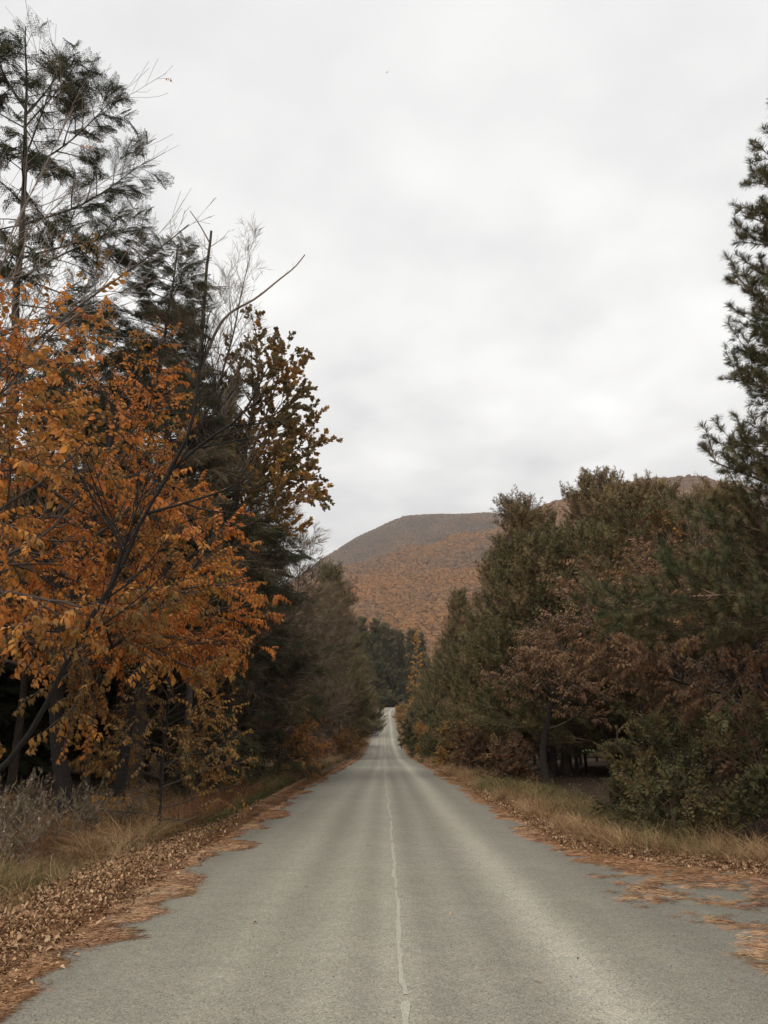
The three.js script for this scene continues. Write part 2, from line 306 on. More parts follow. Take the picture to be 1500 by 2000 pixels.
// the road: pale wheel tracks and dusty centre, darker untravelled edges
const bump1 = (x, c, w) => Math.exp(-((x - c) * (x - c)) / (w * w));
const roadCols = []; for (let i = 0; i <= 72; i++) roadCols.push((F) => lerp(roadLeft(F), roadRight(F), i / 72));
const road = sheet('road', roadCols, steps(-12, 300, (F) => clamp(F * 0.014, 0.22, 2.5)), (x, F) => roadY(F) + 0.02 * (1 - Math.pow((x - roadX(F)) / 2.7, 2)) * (Math.abs(x) < 2.9 ? 1 : 0),
  std({ vertexColors: true, map: roadTex.map, bumpMap: roadTex.bump, bumpScale: 0.004, roughness: 0.88 }), 2.1, (x, F) => {
    const u = x - roadX(F), wander = 0.12 * noise(F * 0.07, 2.2);
    let v = 0.36 + 0.24 * bump1(u, 1.24 + wander, 0.27) + 0.12 * bump1(u, -0.52 + wander, 0.2) + 0.12 * bump1(u, -0.03 + wander, 0.17) + 0.08 * bump1(u, -1.3 + wander, 0.26) + 0.05 * bump1(u, 0.5 + wander, 0.15);
    v *= 1 - 0.20 * smooth(1.75, 2.6, Math.abs(u)) - 0.10 * smooth(2.7, 3.6, u);
    v *= 1 + 0.26 * fbm(x * 2.2, 6, F * 0.05, 4) + 0.09 * fbm(x * 0.6, 2, F * 0.5, 4);
    v *= 1 + 0.22 * bump1(F + 0.5 * u, 47, 4.5) + 0.03 * smooth(40, 90, F);
    const g = fbm(x * 0.5, 20, F * 0.3, 3);
    return C(v * (1.0 + 0.02 * g), v * (0.93 - 0.01 * g), v * (0.775 + 0.03 * g));
  });
tag(road, 'pale weathered asphalt country road running straight into the valley', 'road', null, 'structure'); scene.add(road);
{ // sealed seam wandering along the middle of the road
  const pos = [], uv = [], idx = []; let k = 0;
  const pieces = [[-4, 5.55], [5.6, 9.1], [9.25, 13.2], [13.3, 16.3], [16.7, 22.4], [22.7, 29], [29.6, 60]];
  for (const [a, b] of pieces) {
    let first = true;
    for (let F = a; F <= b; F += 0.12) {
      const cx = 0.13 + 0.045 * noise(F * 0.35, 40) + 0.03 * noise(F * 1.4, 41) + 0.012 * noise(F * 5, 42) - 0.004 * Math.max(0, F - 15), w = 0.019 + 0.016 * noise(F * 1.7, 43) + 0.011 * noise(F * 7, 44), y = roadY(F) + 0.02 + 0.004;
      pos.push(cx - w + 0.006 * noise(F * 11, 45), y, -F, cx + w + 0.006 * noise(F * 11, 46), y, -F); uv.push(0, F / 2, 0.1, F / 2);
      if (!first) idx.push(k - 2, k - 1, k, k - 1, k + 1, k); first = false; k += 2;
    }
  }
  stuffPart(part('seam', buf(pos, idx, uv), std({ color: C(0.62, 0.59, 0.51), map: roadTex.map, roughness: 0.9 }), road)).userData.kind = 'structure';
}

// ------------------------------------------------------------------ mountain and its far woods
const crestBack = table([[-1500, 150], [-700, 240], [-400, 395], [-179, 545], [-60, 624], [50, 672], [150, 682], [350, 684], [700, 640], [1500, 420]]);
const crestSpur = table([[-1500, 60], [-500, 170], [-250, 245], [-71, 312], [70, 350], [205, 385], [363, 447], [480, 488], [620, 500], [900, 470], [1700, 300]]);
function mountainY(x, F) {
  const s = crestSpur(x), b = crestBack(x), n = fbm(x * 0.004, 3, F * 0.004, 4), rid = fbm(x * 0.011, 7, F * 0.003, 3);
  const y = table([[430, 14], [600, 44], [800, 104], [1150, lerp(104, s, 0.52)], [1500, s], [1680, s - 40], [1850, lerp(s, b, 0.25)], [2400, b], [2700, b - 30], [3300, b - 260]])(F);
  return y + (n * 34 + rid * 26) * smooth(600, 1100, F) * (1 - 0.6 * smooth(2100, 2400, F));
}
const mountain = sheet('mountain', steps(-1700, 1700, () => 34), steps(500, 3300, () => 34), mountainY, std({ color: C(0.10, 0.06, 0.035), roughness: 1 }), 40);
tag(mountain, 'rounded wooded mountain in autumn colour closing the valley', 'mountain', null, 'structure'); scene.add(mountain);
{
  const blob = (seed, n) => { const r = rng(seed), pos = [], idx = []; let k = 0; for (let i = 0; i < n; i++) { const el = Math.asin(lerp(-0.25, 1, r())), d = dirOf(el, r() * 6.283), c = d.clone().multiplyScalar(0.72 + 0.32 * r()); c.y *= 0.9; const a = perp(d, r), b = V(0, 0, 0).crossVectors(d, a), s = 0.20 + 0.16 * r(); const q = d.clone().addScaledVector(perp(d, r), 0.5); a.addScaledVector(q, -0.3); for (const [u, w] of [[-1, -1], [1, -1], [1, 1], [-1, 1]]) pos.push(c.x + (a.x * u + b.x * w) * s, c.y + (a.y * u + b.y * w) * s, c.z + (a.z * u + b.z * w) * s); idx.push(k, k + 1, k + 2, k, k + 2, k + 3); k += 4; } return buf(pos, idx); };
  const spike = (seed) => { const r = rng(seed), pos = [], idx = []; let k = 0; for (let i = 0; i < 60; i++) { const t = Math.sqrt(r()), az = r() * 6.28, rr = t * 0.5, c = V(Math.cos(az) * rr, 2.2 * (1 - t), Math.sin(az) * rr); for (const [u, w] of [[-1, 0], [1, 0], [0, 1]]) pos.push(c.x + u * 0.18 * Math.sin(az), c.y + w * 0.34, c.z - u * 0.18 * Math.cos(az)); idx.push(k, k + 1, k + 2); k += 3; } return buf(pos, idx); };
  const geos = [blob(1, 85), blob(2, 80), blob(3, 90), spike(4)], lists = geos.map(() => []), r = rng(77), m4 = new THREE.Matrix4(), q = new THREE.Quaternion();
  for (let F = 560; F < 2520; F += 4.4 + F * 0.0007) for (let k = -0.20; k < 0.46;) {
    const dk = (5.0 + F * 0.0007) / F; k += dk;
    const x = k * F + (r() - 0.5) * 6, FF = F + (r() - 0.5) * 6, hi = smooth(1550, 2100, FF), nn = fbm(x * 0.006, 9, FF * 0.006, 3), n2 = fbm(x * 0.02, 4, FF * 0.02, 2);
    const dark = r() < clamp(0.02 + 0.6 * smooth(0.12, 0.36, n2 + nn * 0.5), 0, 1) * 0.5, s = (3.0 + 2.6 * r() * r() + 0.6 * r()) * (dark ? 0.9 : 1) * (1 - 0.2 * hi);
    const y = mountainY(x, FF) + s * 0.9;
    const orange = clamp(0.60 - 0.42 * hi + nn * 1.1 + (r() - 0.5) * 0.4);
    const c = dark ? C(0.055, 0.06, 0.032) : C(lerp(0.15, 0.32, orange), lerp(0.098, 0.145, orange), lerp(0.066, 0.045, orange));
    const k2 = 0.88 + 0.2 * r(), ledge = bump1(FF, 1640, 130) * smooth(20, -90, x); c.multiplyScalar(k2); c.lerp(C(0.14, 0.12, 0.11), clamp(ledge * 0.8)); if (!dark && r() < 0.06) c.g *= 1.08;
    q.setFromAxisAngle(UP, r() * 6.28); lists[dark ? 3 : (r() * 3) | 0].push([m4.compose(V(x, dark ? y - s : y, -FF), q, V(s, s * (0.8 + 0.35 * r()), s)).clone(), c]);
  }
  const g = new THREE.Group(); g.name = 'mountain_woods'; tag(g, 'rust and orange autumn woods covering the mountain slopes', 'woods', null, 'stuff');
  lists.forEach((l, i) => { const im = new THREE.InstancedMesh(geos[i], M.dry, l.length); im.name = i === 3 ? 'conifers' : 'treetops'; im.userData.kind = 'stuff'; l.forEach(([m, c], j) => { im.setMatrixAt(j, m); im.setColorAt(j, c); }); g.add(im); });
  scene.add(shadows(g));
}

// ------------------------------------------------------------------ trees
const ORANGE = [[0.52, 0.18, 0.034], [0.60, 0.228, 0.044], [0.56, 0.23, 0.044], [0.47, 0.205, 0.04], [0.36, 0.18, 0.04], [0.24, 0.135, 0.038]];
const OCHRE = [[0.36, 0.185, 0.045], [0.30, 0.165, 0.042], [0.24, 0.145, 0.04], [0.18, 0.115, 0.036]];
const COPPER = [[0.235, 0.128, 0.064], [0.195, 0.108, 0.056], [0.16, 0.096, 0.05], [0.28, 0.158, 0.075]];
const OAKGOLD = [[0.44, 0.235, 0.065], [0.36, 0.20, 0.06], [0.27, 0.175, 0.06], [0.19, 0.14, 0.055]];
const OLIVE = [[0.105, 0.10, 0.036], [0.13, 0.108, 0.036], [0.085, 0.084, 0.034], [0.16, 0.115, 0.04]];
const PINE = [[0.075, 0.084, 0.040], [0.092, 0.096, 0.045], [0.064, 0.071, 0.036], [0.115, 0.102, 0.05]];
const PINEWARM = [[0.165, 0.138, 0.064], [0.20, 0.16, 0.074], [0.125, 0.112, 0.054], [0.24, 0.17, 0.085]];
const HEM = [[0.058, 0.062, 0.032], [0.072, 0.070, 0.035], [0.046, 0.052, 0.029], [0.092, 0.078, 0.040]];
const TWIGS = [[0.175, 0.13, 0.085], [0.14, 0.105, 0.07], [0.215, 0.16, 0.105]];

function treeRoot(name, label, category, x, F, group) {
  const g = new THREE.Group(); g.name = numbered(name); g.position.set(x, groundY(x, F) - 0.04, -F); scene.add(g); return tag(g, label, category, group);
}
function addLimbs(root, limbs, mat, split) {             // limbs: Wood objects
  const full = limbs.filter((w) => !w.empty); if (!full.length) return;
  if (split) full.forEach((w) => part('limb', w.geo(), mat, root));
  else { const all = new Wood(); for (const w of full) { const b = all.p.length / 3; for (const v of w.p) all.p.push(v); for (const v of w.n) all.n.push(v); for (const v of w.u) all.u.push(v); for (const v of w.i) all.i.push(v + b); } stuffPart(part('branches', all.geo(), mat, root)); }
}

// broad-leaved or bare tree
function broadTree(o) {
  const r = rng(o.seed), root = treeRoot(o.name, o.label, o.category || 'tree', o.x, o.F, o.group), out = [], stems = o.stems || [o.trunk || [[0, 0, 0], [o.lean?.[0] * 0.4 || 0, o.h * 0.5, o.lean?.[1] * 0.4 || 0], [o.lean?.[0] || 0, o.h, o.lean?.[1] || 0]]], limbs = [];
  for (const ctrl of stems) {
    const T = new Wood(), k = trunkOf(T, ctrl, o.r0, o.r1 ?? o.r0 * 0.2, r, o.sides || 9);
    part(stems.length > 1 ? 'stem' : 'trunk', T.geo(), o.bark, root);
    const n = o.limbs;
    for (let i = 0; i < n; i++) {
      const t = lerp(o.from, 1, (i + r() * 0.8) / n), [p, rad, d] = k.at(t), az = o.az ? o.az(i, r) : i * 2.399 + r() * 0.9, el = lerp(o.el[0], o.el[1], t) + (r() - 0.5) * 0.35;
      const L = o.len((t - o.from) / (1 - o.from), az, r) * (0.75 + 0.5 * r()), W = new Wood();
      grow(W, p, dirOf(el, az), L, Math.max(0.006, Math.min(rad * 0.55, L * 0.0115 + 0.004)), 0, o.lv, r, out); limbs.push(W);
    }
  }
  for (const e of o.extra || []) { const W = new Wood(), [pts, L] = spline(e.path, 0.3); growFrom(W, pts, pts.map((p, i) => lerp(e.r0, e.r1 ?? 0.008, i / (pts.length - 1))), null, 0, e.lv || o.lv, r, out, L); limbs.push(W); }
  addLimbs(root, limbs, o.twig || o.bark, o.split !== false);
  const list = Array.isArray(o.fol) ? o.fol : o.fol ? [o.fol] : [];
  for (const f of list) foliage(root, f.where ? out.filter((q) => f.where(q[0])) : out, f, r);
  return shadows(root);
}
// conifer with whorled boughs
function conifer(o) {
  const r = rng(o.seed), root = treeRoot(o.name, o.label, 'tree', o.x, o.F, o.group), out = [], T = new Wood(), ctrl = o.trunk || [[0, 0, 0], [0.15, o.h * 0.5, 0.1], [o.top?.[0] || 0, o.h, o.top?.[1] || 0]];
  const k = trunkOf(T, ctrl, o.r0, 0.018, r, o.sides || 8); part('trunk', T.geo(), o.bark || M.barkBrown, root);
  const limbs = [];
  for (let y = o.from; y < 0.985; y += o.step * (0.7 + 0.6 * r()) / o.h) for (let i = 0, n = o.per; i < n; i++) {
    const t = clamp(y + (r() - 0.5) * 0.02, 0, 0.99), u = (t - o.from) / (1 - o.from), [p, rad] = k.at(t), az = i * 6.283 / n + r() * 1.1 + y * 40, el = lerp(o.el[0], o.el[1], u) + (r() - 0.5) * 0.3, L = o.len(u, az, r) * (0.65 + 0.6 * r());
    if (L < 0.15 || (o.skip && o.skip(u, az, r))) continue;
    const W = new Wood(); grow(W, p, dirOf(el, az), L, Math.max(0.008, Math.min(rad * 0.5, 0.006 + L * 0.011)), 0, o.lv, r, out); limbs.push(W);
  }
  for (const e of o.extra || []) { const [p, rad] = k.at(e.t), W = new Wood(), to = V(...e.to), mid = p.clone().lerp(to, 0.5).add(V(0, e.bow || 0, 0)), [pts, L] = spline([p.toArray(), mid.toArray(), to.toArray()], 0.3); growFrom(W, pts, pts.map((q, i) => lerp(e.r0 || 0.05, 0.01, i / (pts.length - 1))), null, 0, e.lv || o.lv, r, out, L); limbs.push(W); }
  out.push([k.pts[k.pts.length - 1], V(0, 1, 0), 1]);
  addLimbs(root, limbs, o.twig || M.twigBrown, o.split);
  for (const f of Array.isArray(o.fol) ? o.fol : [o.fol]) foliage(root, f.where ? out.filter((q) => f.where(q[0])) : out, f, r);
  return shadows(root);
}
function copyTree(src, x, F, turn, s, label, group, name) {
  const c = src.clone(); c.name = numbered(name || src.name.replace(/_\d{3}$/, '')); c.position.set(x, groundY(x, F) - 0.05, -F); c.rotation.y = turn; c.scale.setScalar(s); c.userData = { ...src.userData, label, group }; if (!group) delete c.userData.group; scene.add(c); return c;
}

// ---- level recipes
const LV = {
  beech: [{ seg: 0.35, wob: 0.32, up: 0.0, kids: 3.4, ang: 0.85, ratio: 0.55, start: 0.2, flat: 0.6, sides: 5, tip: 0.3 }, { seg: 0.3, wob: 0.36, up: -0.1, kids: 4.8, ang: 0.8, ratio: 0.5, start: 0.15, flat: 0.5, sides: 3, rmin: 0.004, min: 0.3, leaf: 0.2, leafFrom: 0.4 }, { seg: 0.25, wob: 0.3, up: -0.15, sides: 3, rmin: 0.003, min: 0.25, leaf: 0.11, leafFrom: 0.05 }],
  oak: [{ seg: 0.45, wob: 0.42, up: 0.25, kids: 3.0, ang: 0.85, ratio: 0.55, start: 0.25, sides: 4, tip: 0.3, leaf: 0.16, leafFrom: 0.45 }, { seg: 0.35, wob: 0.4, up: 0.2, kids: 4.6, ang: 0.85, ratio: 0.5, start: 0.2, sides: 3, rmin: 0.006, min: 0.35, leaf: 0.12, leafFrom: 0.5 }, { seg: 0.28, wob: 0.4, up: 0.2, sides: 3, rmin: 0.005, min: 0.26, leaf: 0.085, leafFrom: 0.25 }],
  bare: [{ seg: 0.4, wob: 0.22, up: 0.45, kids: 3.2, ang: 0.6, ratio: 0.55, start: 0.15, sides: 5, tip: 0.22 }, { seg: 0.3, wob: 0.22, up: 0.35, kids: 4, ang: 0.6, ratio: 0.5, start: 0.15, sides: 4, rmin: 0.0045, min: 0.3, tip: 0.3, leaf: 0.5, leafFrom: 0.6 }, { seg: 0.25, wob: 0.25, up: 0.3, sides: 3, rmin: 0.0035, min: 0.2, tip: 0.4, leaf: 0.35, leafFrom: 0.4 }],
  brush: [{ seg: 0.45, wob: 0.25, up: 0.35, kids: 3.4, ang: 0.6, ratio: 0.6, start: 0.12, sides: 4, tip: 0.25 }, { seg: 0.35, wob: 0.28, up: 0.2, kids: 3.6, ang: 0.65, ratio: 0.55, start: 0.1, sides: 3, rmin: 0.007, min: 0.4, tip: 0.4, leaf: 0.5, leafFrom: 0.5 }, { seg: 0.3, wob: 0.3, up: 0.15, sides: 3, rmin: 0.006, min: 0.3, tip: 0.6, leaf: 0.4, leafFrom: 0.5 }],
  pineNear: [{ seg: 0.35, wob: 0.14, up: 0.55, kids: 6.5, ang: 0.85, ratio: 0.5, start: 0.22, flat: 0.6, sides: 5, tip: 0.3, leaf: 0.12, leafFrom: 0.7 }, { seg: 0.25, wob: 0.16, up: 0.4, kids: 6, ang: 0.75, ratio: 0.45, start: 0.2, flat: 0.2, sides: 3, rmin: 0.004, min: 0.28, leaf: 0.075, leafFrom: 0.35 }, { seg: 0.16, wob: 0.15, up: 0.4, sides: 3, rmin: 0.003, min: 0.16, leaf: 0.07, leafFrom: 0.3 }],
  pine: [{ seg: 0.55, wob: 0.14, up: 0.5, kids: 3.6, ang: 0.8, ratio: 0.48, start: 0.22, flat: 0.6, sides: 4, tip: 0.3, leaf: 0.22, leafFrom: 0.6 }, { seg: 0.5, wob: 0.18, up: 0.35, sides: 3, rmin: 0.006, min: 0.4, leaf: 0.15, leafFrom: 0.15 }],
  hemlock: [{ seg: 0.4, wob: 0.16, up: -0.12, kids: 4.6, ang: 0.85, ratio: 0.45, start: 0.3, flat: 0.6, sides: 4, tip: 0.3, leaf: 0.1, leafFrom: 0.6 }, { seg: 0.35, wob: 0.22, up: -0.12, kids: 4.2, ang: 0.75, ratio: 0.4, start: 0.25, flat: 0.6, sides: 3, rmin: 0.005, min: 0.3, leaf: 0.075, leafFrom: 0.25 }, { seg: 0.3, wob: 0.2, up: -0.15, sides: 3, rmin: 0.004, min: 0.22, leaf: 0.07, leafFrom: 0.2 }],
  hemlockFar: [{ seg: 0.5, wob: 0.14, up: -0.1, kids: 3.2, ang: 0.85, ratio: 0.5, start: 0.2, flat: 0.7, sides: 4, tip: 0.3, leaf: 0.2, leafFrom: 0.4 }, { seg: 0.45, wob: 0.2, up: -0.2, sides: 3, rmin: 0.006, min: 0.4, leaf: 0.15, leafFrom: 0.15 }],
  shrub: [{ seg: 0.2, wob: 0.4, up: 0.15, kids: 5, ang: 0.8, ratio: 0.5, start: 0.15, sides: 4, tip: 0.35, leaf: 0.2, leafFrom: 0.5 }, { seg: 0.22, wob: 0.5, up: 0.05, kids: 5, ang: 0.8, ratio: 0.45, start: 0.1, sides: 3, rmin: 0.004, min: 0.2, leaf: 0.10, leafFrom: 0.25 }, { seg: 0.2, wob: 0.4, up: 0, sides: 3, rmin: 0.003, min: 0.15, leaf: 0.08, leafFrom: 0.15 }],
};
LV.hemlockWood = [LV.hemlockFar[0], { ...LV.hemlockFar[1], hidden: true }]; LV.pineFar = [LV.pine[0], { ...LV.pine[1], hidden: true }];   // twigs too small to see are left to the foliage
const folBeech = (list, o = {}) => ({ geo: FG.beech, mat: M.leaf, size: 1, flat: 1.5, spread: 0.55, sag: 0.12, color: pal(list, 0.25, 0.6), ...o });

// ================= left side of the road
// near orange beech whose boughs hang into view at the left edge
broadTree({ name: 'beech_tree', seed: 101, x: -6.5, F: 10.8, label: 'nearest orange beech with large hanging leaves at the left edge', h: 7.5, r0: 0.12, bark: M.barkDark, twig: M.twigDark, from: 0.38, limbs: 20, el: [0.1, 0.9], len: (t, az) => (3.6 * Math.sqrt(1 - 0.8 * t)) * (Math.cos(az) > -0.2 ? 1 : 0.5), lv: LV.beech, fol: folBeech(ORANGE, { singles: 50, keep: 0.95 }) });
// the main orange beech beside the verge
broadTree({ name: 'beech_tree', seed: 102, x: -6.2, F: 16.5, label: 'tall bright orange beech with crooked dark trunk beside left verge', trunk: [[0, 0, 0], [-0.35, 1, 0], [-0.55, 2, 0], [-0.5, 3.6, 0.1], [-0.2, 6.0, 0.2], [0.2, 9.8, 0]], r0: 0.17, bark: M.barkDark, twig: M.twigDark, from: 0.27, limbs: 38, el: [0.0, 0.8], len: (t, az) => (4.6 * Math.pow(1 - 0.85 * t, 0.7)) * (Math.sin(az) > 0.2 ? 1.0 : 0.85), lv: LV.beech, fol: folBeech(ORANGE, { singles: 50, keep: 0.95 }) });
broadTree({ name: 'beech_tree', seed: 103, x: -5.9, F: 18.2, label: 'slim orange beech growing just behind the tall crooked one', trunk: [[0, 0, 0], [0.1, 1.5, 0], [0.2, 3.4, 0], [0.4, 7.6, 0]], r0: 0.13, bark: M.barkDark, twig: M.twigDark, from: 0.36, limbs: 20, el: [0.05, 0.8], len: (t) => 3.2 * Math.pow(1 - 0.8 * t, 0.7), lv: LV.beech, fol: folBeech(ORANGE, { geo: FG.beechFar }) });
broadTree({ name: 'beech_sapling', seed: 104, x: -3.9, F: 14.4, label: 'low ochre beech sapling at the grass edge below orange beeches', category: 'sapling', h: 2.7, r0: 0.03, bark: M.barkDark, twig: M.twigDark, from: 0.08, limbs: 20, el: [0.0, 0.9], len: (t) => 1.6 * Math.sqrt(1 - 0.75 * t), lv: LV.beech, fol: folBeech(OCHRE, { size: 0.75, singles: 50 }) });
broadTree({ name: 'beech_sapling', seed: 105, x: -5.6, F: 20.5, label: 'dull ochre beech sapling in shade behind the low one', category: 'sapling', h: 3.6, r0: 0.05, bark: M.barkDark, twig: M.twigDark, from: 0.12, limbs: 20, el: [0.0, 0.8], len: (t) => 2.0 * Math.sqrt(1 - 0.75 * t), lv: LV.beech, fol: folBeech(OCHRE, { geo: FG.beechFar, size: 0.9 }) });
// leaning bare tree crossing in front of the orange leaves
broadTree({ name: 'leaning_tree', seed: 110, x: -6.2, F: 11.3, label: 'leaning bare dark tree crossing in front of orange leaves', trunk: [[0, 0, 0], [0.54, 0.90, 0.10], [0.98, 1.23, 0.20], [1.42, 1.82, 0.30], [1.79, 2.69, 0.40], [2.14, 3.44, 0.40], [2.48, 3.99, 0.50], [2.71, 4.64, 0.60], [3.08, 5.35, 0.70]], r0: 0.05, r1: 0.024, bark: M.barkDeep, twig: M.barkDeep, from: 0.45, limbs: 12, el: [0.5, 0.9], len: () => 1.6, az: (i, r) => r() * 6.28, lv: LV.bare,
  extra: [{ r0: 0.032, path: [[3.08, 5.35, 0.70], [3.36, 5.95, 0.80], [3.43, 6.68, 0.80], [3.47, 7.89, 0.80]] }, { r0: 0.03, path: [[3.08, 5.35, 0.70], [3.57, 5.83, 0.70], [4.07, 6.23, 0.70], [4.45, 7.13, 0.60]] }, { r0: 0.025, path: [[2.81, 4.77, 0.60], [3.60, 5.01, 0.60], [4.10, 5.23, 0.60], [4.45, 5.68, 0.50]] }, { r0: 0.025, path: [[2.48, 3.99, 0.50], [2.37, 4.42, 0.50], [1.93, 5.04, 0.50], [1.52, 5.72, 0.50]] }] });
broadTree({ name: 'leaning_tree', seed: 111, x: -9.6, F: 13, label: 'slender grey bare tree slanting up from the left edge', trunk: [[0, 0, 0], [0.6, 3, 0], [1.7, 6.2, 0.4], [2.7, 7.7, 0.5], [3.8, 8.8, 0.5], [4.8, 9.7, 0.5], [5.9, 10.8, 0.5]], r0: 0.06, r1: 0.010, bark: M.barkGrey, twig: M.twigGrey, from: 0.4, limbs: 18, el: [0.55, 0.8], len: (t) => 2.0 - t, az: (i, r) => (r() - 0.5) * 1.6, lv: LV.bare,
  extra: [{ r0: 0.03, path: [[1.2, 5.0, 0.2], [2.2, 8.6, 0], [3.4, 9.2, 0], [5.1, 10.4, 0]] }, { r0: 0.028, path: [[0.9, 4.4, 0.2], [1.3, 8, -0.3], [2.1, 11, -0.3], [3.2, 14, 0]] }], fol: folBeech(ORANGE, { keep: 0.02, size: 0.7 }) });
// tall ragged hemlock
conifer({ name: 'hemlock_tree', seed: 120, x: -10.1, F: 20, label: 'tall ragged dark hemlock standing highest at the left edge', trunk: [[0, 0, 0], [-0.2, 6, 0], [-0.35, 10.4, 0], [-0.65, 13.6, 0], [-0.9, 17.2, 0], [-1.2, 20, 0], [-1.5, 22.4, 0], [-1.7, 23.9, 0]], h: 23.9, r0: 0.26, from: 0.4, step: 0.8, per: 4, el: [-0.1, 0.5], len: (u, az) => u > 0.8 ? 1.5 * (1 - u) / 0.2 + 0.2 : lerp(3.0, 2.0, u), skip: (u, az, r) => u < 0.8 && r() < 0.45, lv: LV.hemlock, split: true, bark: M.barkBrown, twig: M.twigDark,
  extra: [{ t: 0.76, to: [1.7, 20.8, 0.3], bow: -0.3 }, { t: 0.68, to: [2.8, 18.4, 0.2], bow: -0.4 }, { t: 0.63, to: [2.9, 16.3, 0], bow: 0 }, { t: 0.60, to: [2.6, 15.7, 0.5], bow: 0.2 }, { t: 0.85, to: [0.0, 22.5, 0.2], bow: -0.2 }, { t: 0.86, to: [-2.6, 22.9, 0.2], bow: -0.2 }],
  fol: [{ geo: [FG.spray, FG.sprayB], mat: M.needle, size: 1.4, flat: 2.4, spread: 0.7, sag: 0.05, color: pal(HEM, 0.2, 0.3), where: (p) => Math.hypot(p.x + 0.9, p.z) > (p.y > 20 ? 0.2 : 1.4) }, { geo: [FG.spray, FG.sprayB], mat: M.needle, size: 0.6, keep: 0.15, flat: 0.9, color: pal(HEM, 0.2, 0.3) }] });
// dead snag and its curved limb
broadTree({ name: 'dead_snag', seed: 130, x: -7.4, F: 28, label: 'dead grey snag with broken top and one long bare limb', category: 'dead tree', trunk: [[0, 0, 0], [0.1, 6, 0], [0, 11.8, 0], [0.06, 16.1, 0], [0.03, 18.4, 0], [0.1, 22.0, 0]], r0: 0.19, r1: 0.05, bark: M.barkBrown, twig: M.twigBrown, from: 0.5, limbs: 14, el: [0.2, 0.5], len: () => 1.3, lv: LV.bare,
  extra: [{ r0: 0.035, r1: 0.018, lv: [{ ...LV.bare[0], kids: 0.8, ratio: 0.12, start: 0.3 }, LV.bare[1]], path: [[0.1, 21.4, 0], [-0.45, 22.4, 0], [-0.85, 23.0, 0]] }, { r0: 0.075, r1: 0.022, lv: [{ ...LV.bare[0], kids: 0.9, ratio: 0.14, start: 0.35 }, LV.bare[1]], path: [[0.06, 15.6, 0], [0.95, 17.9, 0], [2.16, 18.8, 0], [3.07, 19.66, 0], [3.7, 20.26, 0], [4.1, 20.85, 0]] }] });
broadTree({ name: 'birch_tree', seed: 131, x: -5.9, F: 24.5, label: 'fine twigged bare birch with few leaves beside the snag', trunk: [[0, 0, 0], [-0.2, 6, 0], [0, 12, 0], [0.5, 15, 0], [1.0, 18.6, 0]], r0: 0.13, r1: 0.012, bark: M.barkGrey, twig: M.twigGrey, from: 0.45, limbs: 26, el: [0.9, 1.15], len: (t) => 3.4 * (1 - 0.6 * t), lv: LV.bare, fol: [{ geo: FG.twigFine, mat: M.dry, size: 1.2, keep: 0.5, spread: 0.5, lift: 0.2, color: pal(TWIGS, 0.2) }, { geo: FG.beechFar, mat: M.leaf, size: 0.5, keep: 0.03, color: pal(OCHRE) }] });
conifer({ name: 'hemlock_tree', seed: 132, x: -8.6, F: 26, label: 'dense dark hemlock behind the orange beech and left of snag', h: 20.0, top: [0.6, 0], r0: 0.24, from: 0.3, step: 0.55, per: 5, el: [-0.1, 0.5], len: (u) => 4.0 * Math.pow(1 - u, 0.75) + 0.25, lv: LV.hemlock, split: true, twig: M.twigDark, fol: { geo: [FG.spray, FG.sprayB], mat: M.needle, size: 1.45, flat: 2.0, spread: 0.5, sag: 0.1, color: pal(HEM, 0.2, 0.3) } });
conifer({ name: 'hemlock_tree', seed: 135, x: -7.2, F: 23.6, label: 'brownish hemlock crowded between the orange beech and the snag', h: 15.6, r0: 0.2, from: 0.3, step: 0.5, per: 5, el: [-0.05, 0.6], len: (u) => 3.2 * Math.pow(1 - u, 0.6) + 0.2, lv: LV.hemlock, split: true, twig: M.twigBrown, fol: [{ geo: [FG.spray, FG.sprayB], mat: M.needle, size: 1.15, keep: 0.6, flat: 2.0, spread: 0.5, color: pal([...HEM, [0.12, 0.085, 0.05]], 0.25, 0.4) }, { geo: FG.twigFine, mat: M.dry, size: 0.9, keep: 0.35, spread: 0.9, color: pal(TWIGS, 0.25) }] });
conifer({ name: 'hemlock_tree', seed: 136, x: -5.9, F: 29.5, label: 'dark hemlock below the oak crown facing the road', h: 12.4, r0: 0.18, from: 0.2, step: 0.55, per: 5, el: [-0.1, 0.6], len: (u) => 3.0 * Math.pow(1 - u, 0.6) + 0.2, lv: LV.hemlock, split: true, twig: M.twigBrown, fol: [{ geo: [FG.spray, FG.sprayB], mat: M.needle, size: 1.2, keep: 0.55, flat: 2.0, spread: 0.5, color: pal(HEM, 0.25, 0.4) }, { geo: FG.twigFine, mat: M.dry, size: 1.0, keep: 0.35, spread: 0.9, color: pal(TWIGS, 0.25) }] });
